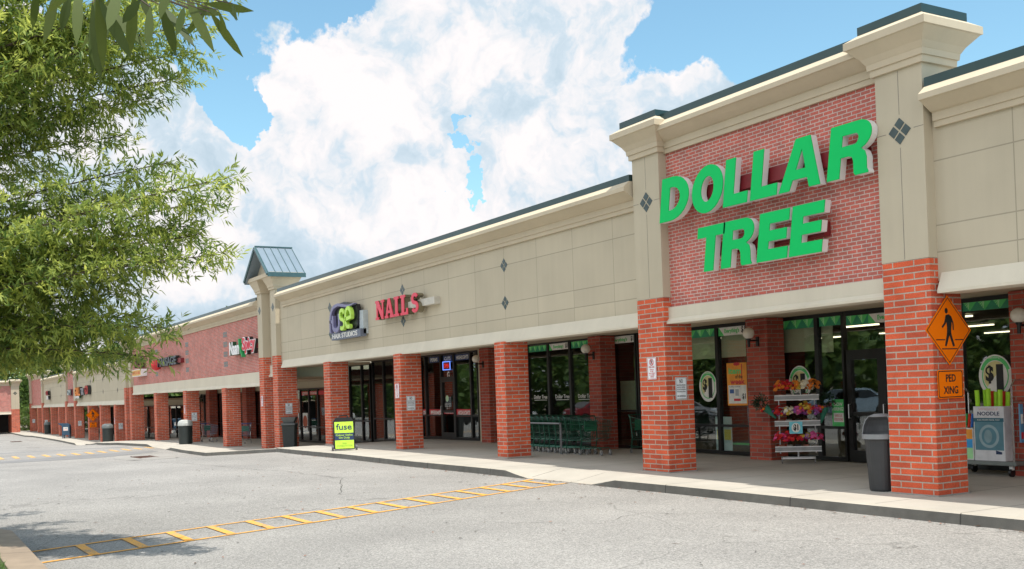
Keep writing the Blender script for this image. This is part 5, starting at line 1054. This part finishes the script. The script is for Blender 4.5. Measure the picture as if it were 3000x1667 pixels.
# ------------------------------------------------------------------ mailbox
t=local(thing('mailbox','dark blue street mailbox with white label standing by the far kerb','mailbox',(-102.8,-.6,g(-102.8)),R(68)))
M_mb=mat('mailbox blue',(.03,.075,.13),.4)
b=MB(); pr=[(-.33,.3),(.33,.3),(.33,1.05)]+[(.33*math.cos(R(a)),1.05+.33*math.sin(R(a))) for a in range(15,180,15)]+[(-.33,1.05)]
b.prism(pr,-.3,.3); b.build('body',M_mb,t)
b=MB(); b.prism([(-.30,1.10),(-.66,1.34),(-.62,1.40),(-.2,1.36)],-.26,.26); b.build('snorkel',M_mb,t)
for x in(-.27,.27):
    for y in(-.25,.25): b=MB(); b.box(x-.04,x+.04,y-.04,y+.04,0,.3); b.build('leg',M_mb,t)
b=MB(); b.box(-.2,.2,-.306,-.301,.7,1.02); b.mt(1).text('U.S. MAIL',(0,-.308,.92),FX,FZ,.09,.34,.001,.02); b.mt(2).box(-.17,.17,-.309,-.306,.76,.8); b.build('label_plate',[M_paper,M_nv,M_red],t)
#@@TREES
# ------------------------------------------------------------------ trees
import numpy as np
rng=np.random.default_rng(5)
def leafmat(name,c0,c1,tr=.4):
    m,nt,n,l,p=nodes(name); n.remove(p); out=[x for x in n if x.type=='OUTPUT_MATERIAL'][0]
    at_=n.new('ShaderNodeAttribute'); at_.attribute_name='tint'
    mx=n.new('ShaderNodeMix'); mx.data_type='RGBA'; l.new(at_.outputs['Fac'],mx.inputs[0]); mx.inputs[6].default_value=c0+(1,); mx.inputs[7].default_value=c1+(1,)
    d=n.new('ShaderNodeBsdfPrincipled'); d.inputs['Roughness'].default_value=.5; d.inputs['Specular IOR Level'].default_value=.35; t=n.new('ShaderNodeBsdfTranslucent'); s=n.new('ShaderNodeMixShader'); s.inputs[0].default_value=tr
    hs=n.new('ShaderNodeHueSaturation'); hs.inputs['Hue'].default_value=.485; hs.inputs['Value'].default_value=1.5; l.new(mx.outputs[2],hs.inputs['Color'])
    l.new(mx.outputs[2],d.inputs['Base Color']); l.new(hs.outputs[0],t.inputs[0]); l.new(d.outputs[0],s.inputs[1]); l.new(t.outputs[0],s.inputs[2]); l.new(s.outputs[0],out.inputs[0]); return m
M_oak=leafmat('oak leaf',(.085,.17,.045),(.50,.56,.13),.46)
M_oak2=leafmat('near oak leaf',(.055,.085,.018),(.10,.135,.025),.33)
M_bgl=leafmat('background leaf',(.06,.12,.03),(.20,.30,.07),.35)
M_bark=mat('grey brown bark',(.10,.075,.055),.9,0,.35,14,bump=.6)
def leaves_obj(name,base,dirs,ups,Ls,Ws,tint,m,parent,off,bend=.12,fine=False):
    n=len(base); side=np.cross(dirs,ups); side/=np.linalg.norm(side,axis=1,keepdims=True)+1e-9; up=np.cross(side,dirs)
    L=Ls[:,None]; W_=Ws[:,None]; prof=[(0,.04),(.22,.36),(.5,.5),(.78,.36),(1,.02)] if fine else [(0,.04),(.4,.5),(1,.02)]; k=len(prof)
    v=np.empty((n,2*k,3))
    for i,(a,b) in enumerate(prof):
        c_=base+dirs*L*a-up*L*bend*a*a; v[:,i]=c_+side*W_*b; v[:,2*k-1-i]=c_-side*W_*b
    v=v.reshape(-1,3)-np.array(off)
    me=bpy.data.meshes.new(name); me.vertices.add(n*2*k); me.vertices.foreach_set('co',v.ravel().astype(np.float32))
    q=[]
    for i in range(k-1): q.append(np.arange(n)[:,None]*2*k+np.array([i,i+1,2*k-2-i,2*k-1-i])[None,:])
    li=np.concatenate(q,1).reshape(-1); nf=n*(k-1)
    me.loops.add(nf*4); me.loops.foreach_set('vertex_index',li.astype(np.int32)); me.polygons.add(nf); me.polygons.foreach_set('loop_start',np.arange(0,nf*4,4,dtype=np.int32)); me.polygons.foreach_set('loop_total',np.full(nf,4,dtype=np.int32))
    me.update(calc_edges=True)
    a=me.attributes.new('tint','FLOAT','FACE'); a.data.foreach_set('value',np.repeat(tint,k-1).astype(np.float32)); me.materials.append(m)
    o=bpy.data.objects.new(name,me); C.objects.link(o); o.parent=parent; return o
def unit(a): return a/(np.linalg.norm(a,axis=-1,keepdims=True)+1e-9)
def sprays(pos,dirn,n_leaf,L,twig,droop=.25):
    """leaf sprays: twigs starting at pos heading dirn, each with n_leaf narrow leaves"""
    n=len(pos); t=np.linspace(.15,1,n_leaf)[None,:,None]; p=pos[:,None,:]+dirn[:,None,:]*t*twig[:,None,None]; p=p.copy(); p[:,:,2]-=droop*(t[:,:,0]**2)*twig[:,None]*.6
    rnd=rng.normal(size=(n,n_leaf,3)); perp=unit(rnd-(rnd*dirn[:,None,:]).sum(-1,keepdims=True)*dirn[:,None,:])
    d=unit(dirn[:,None,:]*.75+perp*.95+np.array([0,0,-.12])); up=unit(perp*.4+np.array([0,0,1.])+rng.normal(size=(n,n_leaf,3))*.5)
    Ls=L*rng.uniform(.65,1.2,size=(n,n_leaf)); return p.reshape(-1,3),d.reshape(-1,3),up.reshape(-1,3),Ls.reshape(-1)
# big willow oak on the left
TR=(-17.4,-15.9)
tz=g(TR[0])+.03
t=thing('oak_tree','large willow oak with layered drooping boughs filling the left of the view','tree',(TR[0],TR[1],tz),0)
tips=[(60,40,12),(160,-20,12),(250,60,12),(30,-60,12.5),(110,110,12.2),(360,100,12.2),(480,10,12),(640,-40,11.5),(560,70,11.5),(560,150,11.8),(520,230,12),(430,290,12.2),(655,525,11.3),(600,590,11.6),(560,660,11.8),(645,745,11.4),(570,690,11.7),(370,860,12.4),(370,820,12.3),(480,960,11.9),(420,930,12.1),(425,1045,12.2),(350,985,12.4),(290,1045,12.8),(200,1050,13),(120,1040,13),(40,1065,13.2),
      (480,480,11.8),(420,560,12.4),(470,750,12.2),(330,700,12.8),(250,900,13),(300,960,12.9),(180,985,13.3),(350,400,12.6),(300,200,12.8),(420,120,12.2),(200,80,13),(80,300,13.5),(150,500,13.3),(60,700,13.8),(100,850,13.8),(60,1000,13.6),(250,330,12.5),(240,620,12.2),(120,150,12.6),(330,30,12),(-80,600,13),(-150,300,13),(-100,950,14),(-200,100,13),(30,450,12.4),(200,760,12.2),(60,180,12.2),(380,-150,11.5),(150,-200,12),(-100,-200,12.5)]
boughs=[]
for k,(px,py,ds) in enumerate(tips):
    ds*=1.13; tip=np.array(at(px,py,ds)); z0=max(1.9,tip[2]-1.2-.18*np.hypot(tip[0]-TR[0],tip[1]-TR[1])+.5); z0=min(z0,tip[2]+1.4); base=np.array([TR[0],TR[1],max(tz+2.2,min(z0,9.5))])
    mid=(base+tip)/2+np.array([0,0,.55]); boughs.append((base,mid,tip))
for k in range(46):   # the half of the crown away from the view
    a=rng.uniform(0,2*np.pi); rr=rng.uniform(2.5,5.0); z=rng.uniform(2.6,11.5); rr*=1-.45*max(0,(z-6))/6
    tip=np.array([TR[0]+rr*np.cos(a),TR[1]+rr*np.sin(a),z])
    if tip[0]>-14.2 and tip[1]>-15.2: continue
    base=np.array([TR[0],TR[1],max(tz+2.2,z-1.2)]); boughs.append((base,(base+tip)/2+np.array([0,0,.5]),tip))
tb=MB(); tb.tube([(TR[0],TR[1],tz-.05),(TR[0]+.03,TR[1],tz+.4),(TR[0]-.04,TR[1]+.04,tz+3),(TR[0]+.05,TR[1],tz+6),(TR[0],TR[1],tz+9),(TR[0],TR[1],tz+12)],[.36,.24,.2,.16,.10,.03],12); tb.build('trunk',M_bark,t)
lb_=MB(); P0=[];D0=[];TW=[]
for (a,m_,c) in boughs:
    pts=[(1-u)**2*a+2*u*(1-u)*m_+u*u*c for u in np.linspace(0,1,9)]; lb_.tube([tuple(p) for p in pts],[.024*(1-i/9)+.003 for i in range(9)],5)
    L=np.linalg.norm(c-a)
    for u in np.linspace(.14,1,int(26*L/5)+8):
        p=(1-u)**2*a+2*u*(1-u)*m_+u*u*c; d=unit((2*(1-u)*(m_-a)+2*u*(c-m_)))
        for s in(-1,1):
            sd=unit(np.cross(d,[0,0,1]))*s; ln=(.95*(1-u)+.18)*rng.uniform(.6,1.25)
            dr=unit(d*.8+sd*rng.uniform(.4,1.1)+np.array([0,0,rng.uniform(-.35,.25)]))
            lb_.tube([tuple(p),tuple(p+dr*ln*.5+np.array([0,0,.02])),tuple(p+dr*ln-np.array([0,0,.06*ln]))],[.006,.004,.002],3)
            nn=int(3+ln*7.5)
            for q in range(nn):
                v=(q+.5)/nn; P0.append(p+dr*ln*v-np.array([0,0,.06*ln*v*v])+rng.normal(size=3)*.05); D0.append(unit(dr*.8+rng.normal(size=3)*.5+np.array([0,0,-.1]))); TW.append(rng.uniform(.12,.26))
lb_.build('branches',M_bark,t)
P0=np.array(P0);D0=np.array(D0);TW=np.array(TW)
print('sprays',len(P0))
p,d,u,Ls=sprays(P0,D0,9,.116,TW*1.1)
tn_=np.repeat(np.clip(rng.normal(.38,.36,len(P0)),0,1),9)*.8+rng.uniform(0,.3,len(p))
leaves_obj('crown',p,d,u,Ls,Ls*.23,tn_,M_oak,t,(TR[0],TR[1],tz))
# overhanging branch close to the camera, of a second oak standing behind the viewer
T2c=(-3.2,-17.6)
t=thing('oak_tree','near oak branch with long leaves hanging in from the top left corner','tree',(T2c[0],T2c[1],.04),0)
tb=MB(); e1=Vector(at(120,-260,2.3)); e2=Vector(at(330,-60,2.25)); e3=Vector(at(560,-30,2.2)); e4=Vector(at(690,22,2.2))
tb.tube([(T2c[0],T2c[1],0),(T2c[0]+.05,T2c[1],1.5),(T2c[0],T2c[1]+.1,3.2),(T2c[0],T2c[1],6)],[.24,.17,.13,.05],10); tb.build('trunk',M_bark,t)
tb=MB(); tb.tube([(T2c[0],T2c[1]+.05,2.4),tuple(e1+Vector((.1,-.8,.15))),tuple(e1),tuple(e2),tuple(e3),tuple(e4)],[.06,.03,.012,.005,.003,.0015],7)
B=[];Dd=[];Ll=[];Ww=[]
nl=[(170,-30,130,110,.9),(110,-40,95,75,.8),(230,-40,225,110,.9),(290,-60,300,180,1),(280,0,275,190,1.1),(270,10,290,215,1.0),(290,0,375,150,1.1),(300,10,415,125,1.0),(400,-40,440,60,.9),(395,-20,380,155,1.0),(330,-20,250,140,1),(470,-10,510,145,1.1),(480,20,560,120,.8),(440,20,435,125,.8),(545,-10,615,130,1.0),(560,25,635,38,.8),(540,20,520,95,.7),(600,10,725,30,.8),(615,35,697,155,1.1),(640,30,660,90,.5),(610,0,585,60,.6),(350,-30,320,70,1),(410,0,365,60,.9),(500,-60,470,40,.9),(240,-60,150,30,.8),(650,-10,690,50,.5),(680,10,690,55,.4),(590,40,550,100,.6),(345,0,300,110,.9),(205,-20,180,80,.9)]
for (x0n,y0n,x1n,y1n,wk) in nl:
    dd=2.2+rng.uniform(-.12,.12); a=np.array(at(x0n,y0n,dd)); b_=np.array(at(x1n,y1n,dd+rng.uniform(-.05,.05))); B.append(a); v=b_-a; Ll.append(np.linalg.norm(v)); Dd.append(unit(v)); Ll[-1]*=1.12; Ww.append(.0235*wk)
    tb.tube([tuple(a),tuple(np.array(e2)*.5+a*.5)],.0015,4)
B=np.array(B);Dd=np.array(Dd); uu=unit(unit(np.array(CAM)-B)+rng.normal(size=(len(B),3))*.28)
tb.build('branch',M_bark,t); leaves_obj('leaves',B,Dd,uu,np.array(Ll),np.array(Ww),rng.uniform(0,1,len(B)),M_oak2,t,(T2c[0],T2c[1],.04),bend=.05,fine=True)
# crown of the second oak above and behind the camera
PP=[];DD=[]
for k in range(700):
    v=unit(rng.normal(size=3)); q=np.array([T2c[0]-1,T2c[1]-1.2,7.5])+v*np.array([3.2,2.6,2.3])*rng.uniform(.5,1)**.5
    PP.append(q); DD.append(unit(v+rng.normal(size=3)*.6))
p,d,u,Ls=sprays(np.array(PP),np.array(DD),9,.10,rng.uniform(.2,.4,len(PP))); leaves_obj('crown',p,d,u,Ls,Ls*.2,rng.uniform(0,1,len(p)),M_oak,t,(T2c[0],T2c[1],.04))
# background trees
def bgtree(x,y,h,r,label,base=.25,leaf=.34,n=2600,tone=0,grp='trees behind the store row'):
    z=g(x)-.3; t=thing('leafy_tree',label,'tree',(x,y,z),0,grp)
    tb=MB(); tb.tube([(x,y,z),(x+.1,y,z+h*.4),(x,y+.1,z+h*.9)],[r*.07+.1,r*.05+.06,.05],8)
    nb=9; cs=[]
    for k in range(nb+8):
        a=rng.uniform(0,6.28); zz=z+h*rng.uniform(base,.93); f=1-.55*max(0,((zz-z)/h-.5)/.5); rr=r*rng.uniform(.3,.85)*f; c=np.array([x+rr*np.cos(a),y+rr*np.sin(a),zz]); cs.append((c,r*rng.uniform(.28,.5)*f+.3)); tb.tube([(x,y,zz-h*.12),tuple((c+np.array([x,y,zz-h*.1]))/2),tuple(c)],[.09,.06,.03],5)
    tb.build('trunk',M_bark,t)
    P_=[];D_=[]
    for c,rc in cs:
        m_=int(n/len(cs)); v=unit(rng.normal(size=(m_,3))); P_.append(c+v*rc*(rng.uniform(0,1,(m_,1))**.4)*np.array([1.15,1.15,.8])); D_.append(unit(v+rng.normal(size=(m_,3))*.8))
    P_=np.concatenate(P_);D_=np.concatenate(D_); Ls=leaf*rng.uniform(.6,1.3,len(P_)); leaves_obj('crown',P_,D_,unit(rng.normal(size=P_.shape)+np.array([0,0,.8])),Ls,Ls*.6,np.clip(rng.normal(.45+tone,.28,len(P_)),0,1),M_bgl,t,(x,y,z))
BT=[(-163,3.5,13,4,'tree standing in the gap between the brick wing and the last pavilion',.02),(-172,0,15,5,'tall tree rising behind the gap at the far left',.05),(-149,1.2,3.4,1.8,'low dark shrub on the lawn in the gap at the far left',.0),(-168,9,12.5,5,'broad tree above the last pavilion',.1),(-160,14,12,5,'tree above the farthest pale store front',.1),(-150,17,12.5,5,'rounded tree above the narrow pavilion',.1),(-142,21,13.5,5,'bright tree behind the far diamond tiled store front',.1),(-136,25,15.2,4.5,'leafy tree behind the second gabled tower',.2),(-175,-8,14,6,'tree rising beyond the brick wing roof',.1),(-178,-22,15,7,'broad tree behind the brick wing at the left edge',.1),(-118,21,13.2,3.5,'tree top just showing over the long brick parapet',.3)]
for k,(x,y,h,r,lb,bs) in enumerate(BT): bgtree(x,y,h,r,lb,bs,leaf=.6 if h>5 else .2,n=6500 if h>5 else 2600,tone=rng.uniform(-.1,.2))
for k in range(14): bgtree(-238+k*14.5+rng.uniform(-2,2),(-40 if k<9 else -46)+rng.uniform(-4,4),rng.uniform(11,16),8,['first','second','third','fourth','fifth','sixth','seventh','eighth','ninth','tenth','eleventh','twelfth','thirteenth','fourteenth'][k]+' tree from the left across the car park, mirrored in the windows',.05,leaf=1.0,n=3800,grp='trees across the car park mirrored in the windows')
def car(x,y,rz,label,col,rough=.25):
    t=local(thing('parked_car',label,'car',(x,y,g(x)-.16),rz,'cars in the car park mirrored in the windows')); P_=mat('car paint '+label[:12],col,rough,.1,.03,2)
    side=[(-2.2,.35),(-2.25,.62),(-2.15,.86),(-1.35,.98),(-.65,1.42),(.75,1.45),(1.5,1.02),(2.1,.93),(2.22,.6),(2.15,.32),(1.75,.3)]+[(1.35+.36*math.cos(R(a)),.33+.36*math.sin(R(a))) for a in range(0,181,20)]+[(.95,.28),(-.95,.28)]+[(-1.4+.36*math.cos(R(a)),.33+.36*math.sin(R(a))) for a in range(0,181,20)]+[(-1.8,.3)]
    me=MB(); k=len(side); vs=[]
    for yy,f in((-.86,.0),(-.80,.03),(.80,.03),(.86,.0)):
        for (a,b) in side: vs.append((a*(1-f*.3 if abs(yy)>.83 else 1),yy*(1-.18*max(0,(b-.95)/.5)),b))
    fs=[(r*k+i,r*k+(i+1)%k,(r+1)*k+(i+1)%k,(r+1)*k+i) for r in range(3) for i in range(k)]+[tuple(reversed(range(k))),tuple(range(3*k,4*k))]; me.add(vs,fs); me.build('body',P_,t)
    for s_ in(-1,1):
        m=MB(); m.add([(a,s_*(.87-.155*max(0,(b-.95)/.5)),b) for a,b in((-1.15,1.0),(-.6,1.36),(.68,1.38),(1.3,1.03))],[(0,1,2,3)]); m.build('side_window',M_glass2,t)
    for q in(((-1.32,1.0),(-.68,1.41)),((1.46,1.04),(.78,1.44))):
        m=MB(); (a,b),(c,d)=q; o_=-.02 if a<0 else .02; m.add([(a+o_,-.74,b+.02),(a+o_,.74,b+.02),(c+o_,.64,d+.01),(c+o_,-.64,d+.01)],[(0,1,2,3)]); m.build('windscreen',M_glass2,t)
    for a in(-1.4,1.35):
        for s_ in(-1,1):
            m=MB(); m.lathe([(.001,-.1),(.30,-.1),(.32,-.07),(.32,.07),(.30,.1),(.001,.1)],a,s_*.76,20,'y',.32); w_=m.build('wheel',M_black,t); m=MB(); m.lathe([(.001,0),(.19,0),(.19,.01),(.001,.01)],a,s_*.865,16,'y',.32); m.build('rim',M_chrome,w_)
    for a,mm in((-2.235,M_red),(2.2,M_paper)):
        for s_ in(-1,1): m=MB(); m.box(a-.01,a+.03,s_*.62-.16,s_*.62+.16,.66,.80); m.build('lamp',mm,t)
M_glass2=mat('car glass',(.01,.012,.014),.05)
for a in((-46,-21,R(92),'white saloon car in the car park, mirrored nearest',(.75,.75,.75)),(-52,-20.6,R(90),'silver grey car beside the white saloon, seen in the glass',(.35,.36,.38)),(-62,-21,R(88),'dark red car mirrored in the perms window',(.28,.01,.015)),(-74,-20.8,R(91),'white hatchback mirrored in the hair studio glass',(.72,.72,.70)),(-84,-21.2,R(90),'black car farther along the car park',(.02,.02,.022)),(-38,-20.5,R(-88),'pale blue car mirrored beside the green carts',(.30,.40,.48))): car(*a)
for o in bpy.data.objects:
    if '_o' in o: del o['_o']
